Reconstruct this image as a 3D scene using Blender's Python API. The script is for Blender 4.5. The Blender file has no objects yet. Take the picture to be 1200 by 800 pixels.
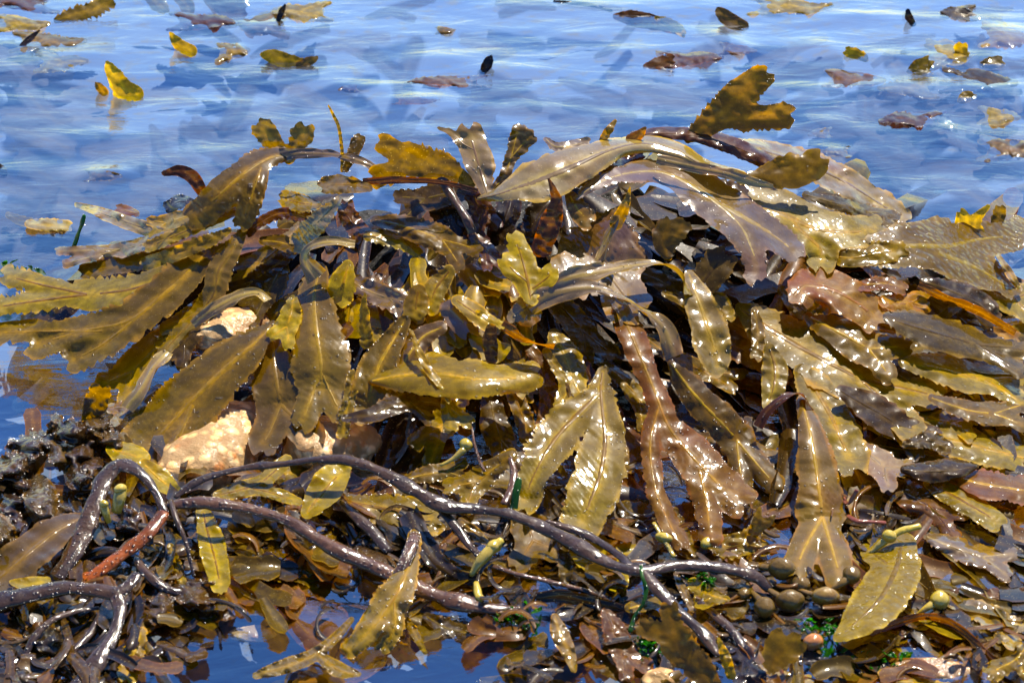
import bpy, math, random
import numpy as np
from mathutils import Vector, Matrix, Quaternion

C = bpy.context.scene
COL = C.collection
R = math.radians

# ------------------------------------------------------------------ camera
PITCH, DIST, LENS = R(27), 2.0, 80.0
CAM = np.array([0.0, -DIST*math.cos(PITCH), DIST*math.sin(PITCH)])
cam_d = bpy.data.cameras.new('camera'); cam = bpy.data.objects.new('camera', cam_d); COL.objects.link(cam)
cam.location = CAM; cam.rotation_euler = (math.pi/2 - PITCH, 0, 0)
cam_d.lens = LENS; cam_d.sensor_width = 36; cam_d.clip_start = .05; cam_d.clip_end = 3000
cam_d.dof.use_dof = True; cam_d.dof.focus_distance = 2.0; cam_d.dof.aperture_fstop = 18
C.camera = cam

# ------------------------------------------------------------------ sky and sun
SUN_EL, SUN_AZ = R(56), R(24)          # sun stands beyond the mound, a little to one side
w = bpy.data.worlds.new('World'); C.world = w; w.use_nodes = True
nt = w.node_tree; nt.nodes.clear()
sky = nt.nodes.new('ShaderNodeTexSky'); sky.sky_type = 'NISHITA'; sky.sun_disc = False
sky.sun_elevation = SUN_EL; sky.sun_rotation = SUN_AZ
sky.air_density = 1.45; sky.dust_density = .12; sky.ozone_density = 3.0
hsv = nt.nodes.new('ShaderNodeHueSaturation'); hsv.inputs['Saturation'].default_value = 1.40; hsv.inputs['Hue'].default_value = .518
bg = nt.nodes.new('ShaderNodeBackground'); bg.inputs[1].default_value = .082
wo = nt.nodes.new('ShaderNodeOutputWorld')
nt.links.new(sky.outputs[0], hsv.inputs['Color']); nt.links.new(hsv.outputs[0], bg.inputs[0]); nt.links.new(bg.outputs[0], wo.inputs[0])
sd = bpy.data.lights.new('sun', 'SUN'); sd.energy = 4.9; sd.angle = R(.53); sd.color = (1, .90, .74)
so = bpy.data.objects.new('sun', sd); COL.objects.link(so)
sv = Vector((math.sin(SUN_AZ)*math.cos(SUN_EL), math.cos(SUN_AZ)*math.cos(SUN_EL), math.sin(SUN_EL)))
so.rotation_euler = sv.to_track_quat('Z', 'Y').to_euler(); so.location = sv*5
C.view_settings.view_transform = 'Standard'; C.view_settings.look = 'None'
C.view_settings.exposure = 1.5; C.view_settings.gamma = 1.0
C.render.engine = 'CYCLES'; C.cycles.use_denoising = True
C.cycles.max_bounces = 7; C.cycles.transparent_max_bounces = 14; C.cycles.caustics_reflective = False; C.cycles.caustics_refractive = False
C.cycles.sample_clamp_direct = 0; C.cycles.sample_clamp_indirect = 4

# ------------------------------------------------------------------ layout of the place
FPX = 1200*LENS/36.0
cp, sp_ = math.cos(PITCH), math.sin(PITCH)
FWD = np.array([0, cp, -sp_]); UP = np.array([0, sp_, cp]); RT = np.array([1.0, 0, 0])
def rays(px, py):
    u = (np.asarray(px, float)-600)/FPX; v = (400-np.asarray(py, float))/FPX
    return FWD + u[..., None]*RT + v[..., None]*UP
def smooth(a, b, x):
    t = np.clip((x-a)/(b-a), 0, 1); return t*t*(3-2*t)
def mound(X, Y):
    """height of the heap of weed over the water, metres"""
    H = .125*np.exp(-(np.abs(X-.02)/.40)**3)
    H = H + .012*np.sin(X*17+1.3)*np.exp(-(np.abs(X)/.4)**4)
    yr = .17 + .03*np.sin(X*6)
    L = .30 + .25*np.exp(-(np.abs(X-.10)/.36)**4)
    s = np.clip((yr-Y)/L, 0, 1)
    front = .5*(1+np.cos(math.pi*s**.95))
    back = np.clip(1 - (Y-yr)*1.6, 0, 1)
    z = H*np.where(Y < yr, front, back)
    z = z + .006*np.sin(X*31+Y*13)*np.sin(Y*27-X*9+1)*np.clip(z/.05, 0, 1)
    return z
def surf(px, py, h, flat=False):
    """points where sight rays meet the heap raised by h metres (flat: the water level raised by h)"""
    d = rays(px, py); px = np.asarray(px, float); h = np.broadcast_to(h, px.shape)
    if flat:
        t = (h-CAM[2])/d[..., 2]
        return CAM + d*t[..., None]
    lo = np.full(px.shape, 1.0); hi = np.full(px.shape, 5.0)
    for _ in range(26):
        m = .5*(lo+hi); P = CAM + d*m[..., None]
        up = P[..., 2] - mound(P[..., 0], P[..., 1]) - h > 0
        lo = np.where(up, m, lo); hi = np.where(up, hi, m)
    return CAM + d*(.5*(lo+hi))[..., None]

def vnoise(x, y, seed):
    rs = np.random.RandomState(seed % 100000)
    T = rs.rand(64, 64)*2-1
    xi = np.floor(x).astype(int); yi = np.floor(y).astype(int); fx = x-xi; fy = y-yi
    fx = fx*fx*(3-2*fx); fy = fy*fy*(3-2*fy)
    g = lambda a, b: T[a % 64, b % 64]
    return (g(xi, yi)*(1-fx)+g(xi+1, yi)*fx)*(1-fy) + (g(xi, yi+1)*(1-fx)+g(xi+1, yi+1)*fx)*fy

# ------------------------------------------------------------------ materials
def new_mat(name):
    m = bpy.data.materials.new(name); m.use_nodes = True; n = m.node_tree; n.nodes.clear()
    return m, n, n.nodes.new, n.links.new
def rgb(c): return (c[0], c[1], c[2], 1)
def mixc(n, fac, a, b, mode='MIX'):
    q = n.nodes.new('ShaderNodeMix'); q.data_type = 'RGBA'; q.blend_type = mode
    for v, i in ((fac, 0), (a, 6), (b, 7)):
        if hasattr(v, 'links'): n.links.new(v, q.inputs[i])
        elif i == 0: q.inputs[0].default_value = v
        else: q.inputs[i].default_value = rgb(v)
    return q.outputs[2]
def noise(n, vec, scale, detail=3, rough=.5, dist=0):
    q = n.nodes.new('ShaderNodeTexNoise'); q.inputs['Scale'].default_value = scale
    q.inputs['Detail'].default_value = detail; q.inputs['Roughness'].default_value = rough; q.inputs['Distortion'].default_value = dist
    if vec: n.links.new(vec, q.inputs['Vector'])
    return q.outputs[0]
def ramp(n, src, a, b, lo=0., hi=1.):
    q = n.nodes.new('ShaderNodeMapRange'); q.interpolation_type = 'SMOOTHSTEP'; q.clamp = True
    n.links.new(src, q.inputs[0])
    for i, v in zip((1, 2, 3, 4), (a, b, lo, hi)): q.inputs[i].default_value = v
    return q.outputs[0]
def attr(n, name):
    q = n.nodes.new('ShaderNodeAttribute'); q.attribute_name = name; return q
def objvec(n):
    return n.nodes.new('ShaderNodeTexCoord').outputs['Object']

def leaf_mat(name, col, tip, rib, edge, trans=.35, coat=1.0, bead=.12, mottle=.5, red=0., rough=.38, crink=0., cior=1.36):
    m, n, N, L = new_mat(name)
    v = objvec(n); info = N('ShaderNodeObjectInfo')
    add = N('ShaderNodeVectorMath'); add.operation = 'ADD'; L(v, add.inputs[0])
    comb = N('ShaderNodeCombineXYZ'); mul = N('ShaderNodeMath'); mul.operation = 'MULTIPLY'; L(info.outputs['Random'], mul.inputs[0]); mul.inputs[1].default_value = 37
    L(mul.outputs[0], comb.inputs[2]); L(comb.outputs[0], add.inputs[1]); v = add.outputs[0]
    al = attr(n, 'along').outputs['Fac']; ed = attr(n, 'across').outputs['Fac']
    n1 = noise(n, v, 28, 4, .6); n2 = noise(n, v, 130, 4, .6)
    c = mixc(n, ramp(n, al, .35, 1), col, tip)
    c = mixc(n, ramp(n, n1, .40, .72, 0, .5), c, tuple(x*y for x, y in zip(col, (.62, .55, .5))))
    c = mixc(n, ramp(n, ed, .42, .02, 0, .85), c, rib)
    c = mixc(n, ramp(n, ed, .80, 1.0, 0, .75), c, edge)
    c = mixc(n, ramp(n, n2, .35, .62, 0, mottle), c, tuple(x*.45 for x in col))
    if red:
        nr = noise(n, v, 14, 2); c = mixc(n, ramp(n, nr, .52, .68, 0, red), c, (.26, .045, .02))
    # small pale and dark specks of epiphytes
    vo = N('ShaderNodeTexVoronoi'); vo.inputs['Scale'].default_value = 330; L(v, vo.inputs['Vector'])
    c = mixc(n, ramp(n, vo.outputs['Distance'], .20, .10, 0, .35), c, (.30, .24, .12))
    hs = N('ShaderNodeHueSaturation'); hs.inputs['Saturation'].default_value = 1.12; L(c, hs.inputs['Color'])
    L(ramp(n, info.outputs['Random'], 0, 1, .62, 1.35), hs.inputs['Value'])
    L(ramp(n, info.outputs['Random'], 0, 1, .490, .512), hs.inputs['Hue']); c = hs.outputs[0]
    # wet relief: fine dimples, soft wrinkles and standing beads of water
    b1 = N('ShaderNodeBump'); b1.inputs['Strength'].default_value = .24; b1.inputs['Distance'].default_value = .0008
    L(noise(n, v, 210, 3), b1.inputs['Height'])
    b2 = N('ShaderNodeBump'); b2.inputs['Strength'].default_value = .2; b2.inputs['Distance'].default_value = .003
    L(noise(n, v, 36, 2, .5, .6), b2.inputs['Height']); L(b1.outputs[0], b2.inputs['Normal'])
    last = b2.outputs[0]
    if crink:
        vc = N('ShaderNodeTexVoronoi'); vc.feature = 'SMOOTH_F1'; vc.inputs['Scale'].default_value = 170; L(v, vc.inputs['Vector'])
        bc = N('ShaderNodeBump'); bc.inputs['Strength'].default_value = crink; bc.inputs['Distance'].default_value = .0025; bc.invert = True
        L(vc.outputs['Distance'], bc.inputs['Height']); L(last, bc.inputs['Normal']); last = bc.outputs[0]
    vb = N('ShaderNodeTexVoronoi'); vb.inputs['Scale'].default_value = 190; L(v, vb.inputs['Vector'])
    b3 = N('ShaderNodeBump'); b3.inputs['Strength'].default_value = bead; b3.inputs['Distance'].default_value = .002
    L(ramp(n, vb.outputs['Distance'], .26, .02), b3.inputs['Height']); L(last, b3.inputs['Normal'])
    p = N('ShaderNodeBsdfPrincipled'); L(c, p.inputs['Base Color']); p.inputs['Roughness'].default_value = rough
    p.inputs['Coat Weight'].default_value = coat; p.inputs['Coat Roughness'].default_value = .05; p.inputs['Coat IOR'].default_value = cior
    p.inputs['Specular IOR Level'].default_value = .07
    L(b2.outputs[0], p.inputs['Normal']); L(b3.outputs[0], p.inputs['Coat Normal'])
    t = N('ShaderNodeBsdfTranslucent'); tc = mixc(n, 1.0, c, (1.0, .80, .18), 'MULTIPLY')
    g = N('ShaderNodeHueSaturation'); g.inputs['Value'].default_value = 3.2; L(tc, g.inputs['Color']); L(g.outputs[0], t.inputs['Color'])
    ms = N('ShaderNodeMixShader'); ms.inputs[0].default_value = trans; L(p.outputs[0], ms.inputs[1]); L(t.outputs[0], ms.inputs[2])
    o = N('ShaderNodeOutputMaterial'); L(ms.outputs[0], o.inputs[0])
    return m

M = {}
#                      base                tip               midrib           edge
M['olive'] = leaf_mat('olive_frond', (.120, .074, .005), (.18, .116, .006), (.30, .175, .014), (.34, .185, .010), .42)
M['gold']  = leaf_mat('golden_frond', (.185, .120, .005), (.28, .190, .007), (.35, .22, .014), (.42, .26, .010), .48)
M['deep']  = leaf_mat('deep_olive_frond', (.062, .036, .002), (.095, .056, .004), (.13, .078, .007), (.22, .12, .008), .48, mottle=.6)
M['grey']  = leaf_mat('grey_olive_frond', (.128, .080, .012), (.155, .104, .010), (.29, .18, .018), (.29, .17, .016), .34, mottle=.35, cior=1.48)
M['mauve'] = leaf_mat('mauve_frond', (.140, .090, .024), (.18, .116, .013), (.29, .175, .025), (.34, .175, .020), .30, mottle=.3, red=.1, cior=1.42)
M['sheen'] = leaf_mat('silvery_mauve_frond', (.130, .088, .034), (.165, .108, .022), (.24, .165, .04), (.30, .17, .025), .20, mottle=.3, red=.1, cior=1.7)
M['pink']  = leaf_mat('rusty_brown_frond', (.19, .082, .010), (.23, .125, .007), (.29, .16, .016), (.34, .13, .012), .42, red=.25)
M['brown'] = leaf_mat('brown_frond', (.072, .027, .004), (.10, .040, .004), (.14, .06, .008), (.19, .058, .005), .38)
M['dark']  = leaf_mat('dark_frond', (.010, .0058, .0025), (.014, .0075, .0025), (.03, .016, .004), (.05, .020, .004), .15, coat=.8, mottle=.4)  # dark weed, blackened further so gap fronds carry the shade in their colour
M['crink'] = leaf_mat('blistered_golden_frond', (.18, .118, .012), (.23, .155, .012), (.25, .17, .02), (.36, .24, .02), .38, crink=.8)
M['crust'] = leaf_mat('crinkled_brown_frond', (.038, .021, .008), (.055, .028, .008), (.08, .045, .015), (.12, .055, .012), .2, crink=.45, bead=.4)
M['green'] = leaf_mat('green_alga', (.015, .075, .008), (.03, .14, .012), (.03, .12, .015), (.04, .18, .02), .4)
def sub_mat():
    m, n, N, L = new_mat('submerged_frond'); v = objvec(n); al = attr(n, 'along').outputs['Fac']; ed = attr(n, 'across').outputs['Fac']
    info = N('ShaderNodeObjectInfo')
    c = mixc(n, ramp(n, noise(n, v, 24, 4, .6), .35, .7), (.062, .060, .064), (.092, .080, .072)); c = mixc(n, ramp(n, ed, .3, 0, 0, .5), c, (.13, .10, .06))
    hs = N('ShaderNodeHueSaturation'); L(c, hs.inputs['Color']); L(ramp(n, info.outputs['Random'], 0, 1, .65, 1.2), hs.inputs['Value'])
    d = N('ShaderNodeBsdfDiffuse'); L(hs.outputs[0], d.inputs[0]); t = N('ShaderNodeBsdfTransparent'); ms = N('ShaderNodeMixShader')
    # margins fade to clear, standing in for blur by ripples and murk
    L(ramp(n, ed, .50, 1.05, .28, .95), ms.inputs[0]); L(d.outputs[0], ms.inputs[1]); L(t.outputs[0], ms.inputs[2])
    o = N('ShaderNodeOutputMaterial'); L(ms.outputs[0], o.inputs[0]); return m
M['sub'] = sub_mat()


def stem_mat(name, col, col2, rough=.4, coat=.65, bump=.35):
    m, n, N, L = new_mat(name); v = objvec(n)
    mp = N('ShaderNodeMapping'); L(v, mp.inputs[0])
    c = mixc(n, ramp(n, noise(n, v, 22, 4), .4, .65), col, col2)
    c = mixc(n, ramp(n, noise(n, v, 260, 3), .5, .7, 0, .5), c, tuple(x*.4 for x in col))
    p = N('ShaderNodeBsdfPrincipled'); L(c, p.inputs['Base Color']); p.inputs['Roughness'].default_value = rough; p.inputs['Specular IOR Level'].default_value = .06
    p.inputs['Coat Weight'].default_value = coat; p.inputs['Coat Roughness'].default_value = .06
    b = N('ShaderNodeBump'); b.inputs['Strength'].default_value = bump; b.inputs['Distance'].default_value = .0012
    L(noise(n, v, 330, 4, .6), b.inputs['Height'])
    b2 = N('ShaderNodeBump'); b2.inputs['Strength'].default_value = .6; b2.inputs['Distance'].default_value = .004
    L(noise(n, v, 55, 3), b2.inputs['Height']); L(b.outputs[0], b2.inputs['Normal'])
    L(b2.outputs[0], p.inputs['Normal']); L(b2.outputs[0], p.inputs['Coat Normal'])
    o = N('ShaderNodeOutputMaterial'); L(p.outputs[0], o.inputs[0]); return m
M['stem'] = stem_mat('wet_dark_stem', (.022, .012, .006), (.042, .021, .008))
M['stembrown'] = stem_mat('brown_stem', (.05, .023, .010), (.075, .034, .014))
M['stemorange'] = stem_mat('orange_stem', (.20, .046, .004), (.030, .012, .004), coat=.45)
M['stemred'] = stem_mat('red_twig', (.16, .035, .012), (.12, .03, .012))
M['bladder'] = stem_mat('golden_bladder', (.34, .25, .02), (.26, .19, .03), .3, 1, .3)
M['bladderdark'] = stem_mat('dark_bladder', (.085, .050, .010), (.12, .07, .012), .4, .5, .3)
M['bladderbrown'] = stem_mat('brown_bladder', (.17, .10, .012), (.12, .06, .01), .3, 1, .3)
M['bladderorange'] = stem_mat('orange_bladder', (.34, .13, .03), (.20, .09, .03), .25, 1, .3)
def bead_mat():
    m, n, N, L = new_mat('water_bead'); g = N('ShaderNodeBsdfGlossy'); g.inputs['Roughness'].default_value = .16
    t = N('ShaderNodeBsdfTransparent'); t.inputs['Color'].default_value = (.92, .92, .9, 1); f = N('ShaderNodeFresnel'); f.inputs[0].default_value = 1.36
    ms = N('ShaderNodeMixShader'); L(f.outputs[0], ms.inputs[0]); L(t.outputs[0], ms.inputs[1]); L(g.outputs[0], ms.inputs[2])
    o = N('ShaderNodeOutputMaterial'); L(ms.outputs[0], o.inputs[0]); return m
M['bead'] = bead_mat()
def rock_mat(name, cols, wet, scale=1.):
    m, n, N, L = new_mat(name); v = objvec(n)
    vo = N('ShaderNodeTexVoronoi'); vo.inputs['Scale'].default_value = 150*scale; L(v, vo.inputs['Vector'])
    c = mixc(n, ramp(n, noise(n, v, 40*scale, 5, .6), .38, .62), cols[0], cols[1])
    c = mixc(n, ramp(n, noise(n, v, 90*scale, 4, .6), .5, .66), c, cols[2])
    c = mixc(n, ramp(n, vo.outputs['Distance'], .28, .55, 0, .85), c, tuple(x*.4 for x in cols[0]))
    p = N('ShaderNodeBsdfPrincipled'); L(c, p.inputs['Base Color']); p.inputs['Roughness'].default_value = .75; p.inputs['Specular IOR Level'].default_value = .25
    p.inputs['Coat Weight'].default_value = wet; p.inputs['Coat Roughness'].default_value = .12
    b = N('ShaderNodeBump'); b.inputs['Strength'].default_value = .8; b.inputs['Distance'].default_value = .003
    ad = N('ShaderNodeMath'); ad.operation = 'ADD'; L(noise(n, v, 120*scale, 5, .65), ad.inputs[0]); L(ramp(n, vo.outputs['Distance'], 0, .6, .5, 0), ad.inputs[1])
    L(ad.outputs[0], b.inputs['Height']); L(b.outputs[0], p.inputs['Normal']); L(b.outputs[0], p.inputs['Coat Normal'])
    o = N('ShaderNodeOutputMaterial'); L(p.outputs[0], o.inputs[0]); return m
M['rock'] = rock_mat('wet_dark_rock', ((.007, .006, .005), (.010, .008, .006), (.016, .011, .007)), .05)
M['granite'] = rock_mat('pale_granite', ((.50, .29, .10), (.64, .45, .22), (.36, .13, .025)), .2, .6)
M['ochre'] = rock_mat('ochre_stone', ((.30, .16, .06), (.36, .22, .09), (.18, .09, .04)), .8)
def bed_mat():
    m, n, N, L = new_mat('pool_bed'); v = objvec(n)
    c = mixc(n, ramp(n, noise(n, v, 9, 5, .6), .35, .65), (.055, .085, .15), (.08, .10, .145))
    c = mixc(n, ramp(n, noise(n, v, 40, 4, .6), .5, .7), c, (.10, .085, .06))
    p = N('ShaderNodeBsdfPrincipled'); L(c, p.inputs['Base Color']); p.inputs['Roughness'].default_value = .9
    o = N('ShaderNodeOutputMaterial'); L(p.outputs[0], o.inputs[0]); return m
M['bed'] = bed_mat()
def water_mat():
    m, n, N, L = new_mat('clear_pool_water'); v = objvec(n)
    mp = N('ShaderNodeMapping'); mp.inputs['Scale'].default_value = (.45, 1.1, 1); mp.inputs['Rotation'].default_value = (0, 0, R(-8)); L(v, mp.inputs[0])
    b = N('ShaderNodeBump'); b.inputs['Strength'].default_value = .36; b.inputs['Distance'].default_value = .004
    L(noise(n, mp.outputs[0], 26, 5, .55, 1.2), b.inputs['Height'])
    b2 = N('ShaderNodeBump'); b2.inputs['Strength'].default_value = .10; b2.inputs['Distance'].default_value = .0015
    L(noise(n, v, 120, 2, .5), b2.inputs['Height']); L(b.outputs[0], b2.inputs['Normal'])
    fr = N('ShaderNodeFresnel'); fr.inputs[0].default_value = 2.35; L(b2.outputs[0], fr.inputs['Normal'])
    gl = N('ShaderNodeBsdfGlossy'); gl.inputs['Roughness'].default_value = .035; gl.inputs['Color'].default_value = (1, 1, 1, 1); L(b2.outputs[0], gl.inputs['Normal'])
    tr = N('ShaderNodeBsdfTransparent'); tr.inputs['Color'].default_value = (.80, .88, .95, 1)
    geo = N('ShaderNodeNewGeometry'); inv = N('ShaderNodeMath'); inv.operation = 'SUBTRACT'; inv.inputs[0].default_value = 1; L(geo.outputs['Backfacing'], inv.inputs[1])
    mu = N('ShaderNodeMath'); mu.operation = 'MULTIPLY'; L(fr.outputs[0], mu.inputs[0]); L(inv.outputs[0], mu.inputs[1])   # light leaving the water from below is let through
    ms = N('ShaderNodeMixShader'); L(mu.outputs[0], ms.inputs[0]); L(tr.outputs[0], ms.inputs[1]); L(gl.outputs[0], ms.inputs[2])
    o = N('ShaderNodeOutputMaterial'); L(ms.outputs[0], o.inputs[0]); return m
M['water'] = water_mat()

# ------------------------------------------------------------------ mesh helpers
def mesh_obj(name, V, faces, mat, parent=None, origin=None, attrs=None, smooth_sh=True):
    V = np.asarray(V, np.float32)
    if origin is None: origin = np.zeros(3)
    me = bpy.data.meshes.new(name)
    F = np.asarray(faces, np.int32)
    V = (V - np.asarray(origin)).astype(np.float32)
    k = F.shape[1]
    me.vertices.add(len(V)); me.vertices.foreach_set('co', V.ravel())
    me.loops.add(F.size); me.loops.foreach_set('vertex_index', F.ravel())
    me.polygons.add(len(F)); me.polygons.foreach_set('loop_start', np.arange(0, F.size, k, dtype=np.int32))
    me.polygons.foreach_set('loop_total', np.full(len(F), k, np.int32))
    me.polygons.foreach_set('use_smooth', np.full(len(F), smooth_sh))
    me.update(calc_edges=True); me.validate()
    for an, av in (attrs or {}).items():
        a = me.attributes.new(an, 'FLOAT', 'POINT'); a.data.foreach_set('value', np.asarray(av, np.float32))
    me.materials.append(mat)
    o = bpy.data.objects.new(name, me); COL.objects.link(o)
    if parent is not None: o.parent = parent
    else: o.location = origin
    return o
def tag(o, label=None, cat=None, group=None, kind=None):
    if label: o['label'] = label
    if cat: o['category'] = cat
    if group: o['group'] = group
    if kind: o['kind'] = kind
    return o
def empty(name, loc, label, cat, group=None):
    o = bpy.data.objects.new(name, None); o.empty_display_size = .01; COL.objects.link(o); o.location = loc
    return tag(o, label, cat, group)
def parse(s):
    return [np.array([[float(q) for q in p.split(',')] for p in br.split()]) for br in s.split('|')]
def spline(P, step=2.0):
    """Catmull-Rom through the rows of P, all columns"""
    if len(P) == 2: P = np.array([P[0], (P[0]+P[1])/2, P[1]])
    Q = np.vstack([2*P[0]-P[1], P, 2*P[-1]-P[-2]]); out = []
    for i in range(1, len(Q)-2):
        a, b, c, d = Q[i-1:i+3]; n = max(2, int(np.hypot(*(c-b)[:2])/step))
        t = (np.arange(n)/n)[:, None]
        out.append(.5*((2*b)+(-a+c)*t+(2*a-5*b+4*c-d)*t**2+(-a+3*b-3*c+d)*t**3))
    out.append(P[-1:]); return np.vstack(out)

def clip_grid(PX, PY, F):
    """triangles covering F > 0 on a grid, cut along F = 0"""
    ny, nx = PX.shape; idx = np.arange(nx*ny).reshape(ny, nx)
    a, b, c, d = idx[:-1, :-1].ravel(), idx[:-1, 1:].ravel(), idx[1:, 1:].ravel(), idx[1:, :-1].ravel()
    T = np.vstack([np.c_[a, b, c], np.c_[a, c, d]])
    f = F.ravel(); ins = f[T] > 0; k = ins.sum(1)
    full = T[k == 3]; ex = []; tris = [full]
    def rot(Tk, insk, want):
        r = np.argmax(insk == want, axis=1); i = np.arange(len(Tk))
        return Tk[i, r], Tk[i, (r+1) % 3], Tk[i, (r+2) % 3]
    keys = []; 
    one = T[k == 1]; two = T[k == 2]
    A1, B1, C1 = rot(one, ins[k == 1], True) if len(one) else (np.zeros(0, int),)*3
    A2, B2, C2 = rot(two, ins[k == 2], False) if len(two) else (np.zeros(0, int),)*3
    N0 = nx*ny
    def ek(p, q): return np.minimum(p, q).astype(np.int64)*N0 + np.maximum(p, q)
    e = [ek(A1, B1), ek(A1, C1), ek(A2, B2), ek(A2, C2)]
    allk = np.concatenate(e); uk, inv = np.unique(allk, return_inverse=True)
    p, q = uk//N0, uk % N0; fp, fq = f[p], f[q]; t = np.clip(fp/(fp-fq), .03, .97)
    X = PX.ravel(); Y = PY.ravel(); ex = np.c_[X[p]+(X[q]-X[p])*t, Y[p]+(Y[q]-Y[p])*t]
    s = np.cumsum([0]+[len(x) for x in e]); I = [inv[s[i]:s[i+1]]+N0 for i in range(4)]
    tris += [np.c_[A1, I[0], I[1]], np.c_[I[2], B2, C2], np.c_[I[2], C2, I[3]]]
    T = np.vstack(tris); P = np.vstack([np.c_[X, Y], ex])
    u, inv = np.unique(T.ravel(), return_inverse=True)
    return P[u], inv.reshape(-1, 3)

SEED = [100]
class Leaf:
    """the outline of one frond: forked centre lines with half widths, joined smoothly and toothed"""
    def __init__(s, path, hb, ht, arch, ser, per, cup, rip, mode, lean, yaw, tilt, flat, seed):
        s.br = []; s.seed = seed; rs = np.random.RandomState(seed)
        for P in parse(path):
            if ser >= 1 and len(P) > 2 and P[-1, 2] > 3 and P[-1, 2] < .95*P[-2, 2]:
                nw = .95*P[-2, 2]; dv = P[-1, :2]-P[-2, :2]; ln = np.hypot(*dv)
                P = P.copy(); P[-1, :2] = P[-2, :2]+dv*max(.35, (ln-(nw-P[-1, 2])*.9)/ln); P[-1, 2] = nw
            q = spline(P, 2.); q[:, 2] = np.maximum(q[:, 2], .8)
            seg = np.r_[0, np.cumsum(np.hypot(np.diff(q[:, 0]), np.diff(q[:, 1])))]
            s.br.append((q, seg, seg/seg[-1], rs.rand()*50))
        L0 = s.br[0][1][-1]
        s.tb = []                                # start of each branch on the whole frond 0..1
        q0 = s.br[0][0]
        for i, (q, seg, t, _) in enumerate(s.br):
            if i == 0: s.tb.append((0., 1.)); continue
            k = np.argmin(np.hypot(q0[:, 0]-q[0, 0], q0[:, 1]-q[0, 1])); t0 = s.br[0][2][k]
            s.tb.append((t0 if np.hypot(*(q0[k, :2]-q[0, :2])) < 40 else 0., 1.))
        s.hb, s.ht, s.arch, s.ser, s.per, s.cup, s.rip = hb, ht, arch, ser, per, cup, rip
        s.mode, s.flat, s.tilt = mode, flat, tilt
        allq = np.vstack([b[0] for b in s.br]); s.c = allq[:, :2].mean(0); s.size = max(np.ptp(allq[:, 0]), np.ptp(allq[:, 1]))+1
        s.wm = allq[:, 2].max()
        if mode == 'S':
            b = q0[0]; s.B = surf(b[0:1], b[1:2], hb/1000., flat)[0]
            n = np.array([math.sin(yaw)*math.cos(lean), -math.cos(yaw)*math.cos(lean), math.sin(lean)]); s.n = n
    def field(s, x, y):
        n = len(x); Fs = []; Ts = []; Us = []
        for (q, seg, t, ph), (t0, t1) in zip(s.br, s.tb):
            d2 = (x[:, None]-q[None, :, 0])**2 + (y[:, None]-q[None, :, 1])**2
            wv = q[None, :, 2]
            sc = np.sqrt(d2)-wv; k = np.argmin(sc, 1); d = np.sqrt(d2[np.arange(n), k]); ww = q[k, 2]; sg = seg[k]
            kk = np.clip(k, 1, len(q)-2); tx = q[kk+1, 0]-q[kk-1, 0]; ty = q[kk+1, 1]-q[kk-1, 1]
            side = np.sign(tx*(y-q[k, 1])-ty*(x-q[k, 0]))
            ang = np.arctan2(y-q[k, 1], x-q[k, 0])
            sl = sg + 6*np.sin(ang)*0 + side*ph
            p = s.per*(1+.25*np.sin(sg/31+ph)); saw = ((sl/p) % 1.0)
            amp = 1.9*s.ser*np.clip(ww/9, .25, 1.3)*(.55+.45*np.sin(sg/17.+side*2+ph))
            wob = vnoise(sg/23+side*7+ph, sg*0+3.3, s.seed)*.17*ww + vnoise(x/9., y/9., s.seed+5)*.07*ww
            tip = np.where(k >= len(q)-2, vnoise(ang*3+ph, ang*0, s.seed+9)*.12*ww, 0)
            e = q[-1]; ed = q[-1, :2]-q[-6, :2]; ed /= np.hypot(*ed)+1e-9; la = (x-e[0])*ed[0]+(y-e[1])*ed[1]; lt = -(x-e[0])*ed[1]+(y-e[1])*ed[0]
            off = (s.seed % 5-2)*.10*e[2]
            notch = (np.clip(1-np.abs(lt-off)/(.30*e[2]+.8), 0, 1)*smooth(-.1*e[2], 1.*e[2], la)*e[2]*.75 if s.ser >= 1 and e[2] > 4 else 0)
            F = ww + wob + tip + amp*(saw-.5) - d - notch
            Fs.append(F); Ts.append(t0+(t1-t0)*t[k]); Us.append(np.clip(d/np.maximum(ww, 1), 0, 1.2))
        Fs = np.array(Fs); Ts = np.array(Ts); Us = np.array(Us)
        m = Fs.max(0); kf = 1.6; F = m + kf*np.log(np.exp((Fs-m)/kf).sum(0)) - 0
        if len(Fs) == 1: F = m
        else: F = F - kf*.2
        W = np.exp((Fs-m)/4.); W /= W.sum(0)
        return F, (W*Ts).sum(0), Us.min(0)
    def height(s, x, y, T, U):
        """millimetres above the heap"""
        h = s.hb + (s.ht-s.hb)*T + s.arch*4*T*(1-T)
        h = h + s.cup*(U**2)*s.wm*.75 + s.tilt[0]*(x-s.c[0])*.75 + s.tilt[1]*(s.c[1]-y)*1.3
        wl = max(14, s.wm*1.3)
        h = h + s.rip*(vnoise(x/wl, y/(wl*.6), s.seed+1) + .45*vnoise(x/(wl*.4), y/(wl*.25), s.seed+2)) * (.5+.9*np.clip(U, 0, 1))
        return h
    def place(s, x, y, T, U, lift=0.):
        h = s.height(x, y, T, U) + lift
        if s.mode == 'S':
            off = (h - s.hb)*.001; d = rays(x, y)
            t = ((s.B-CAM)@s.n + off)/(d@s.n)
            return CAM + d*t[:, None]
        return surf(x, y, h/1000., s.flat)

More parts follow.
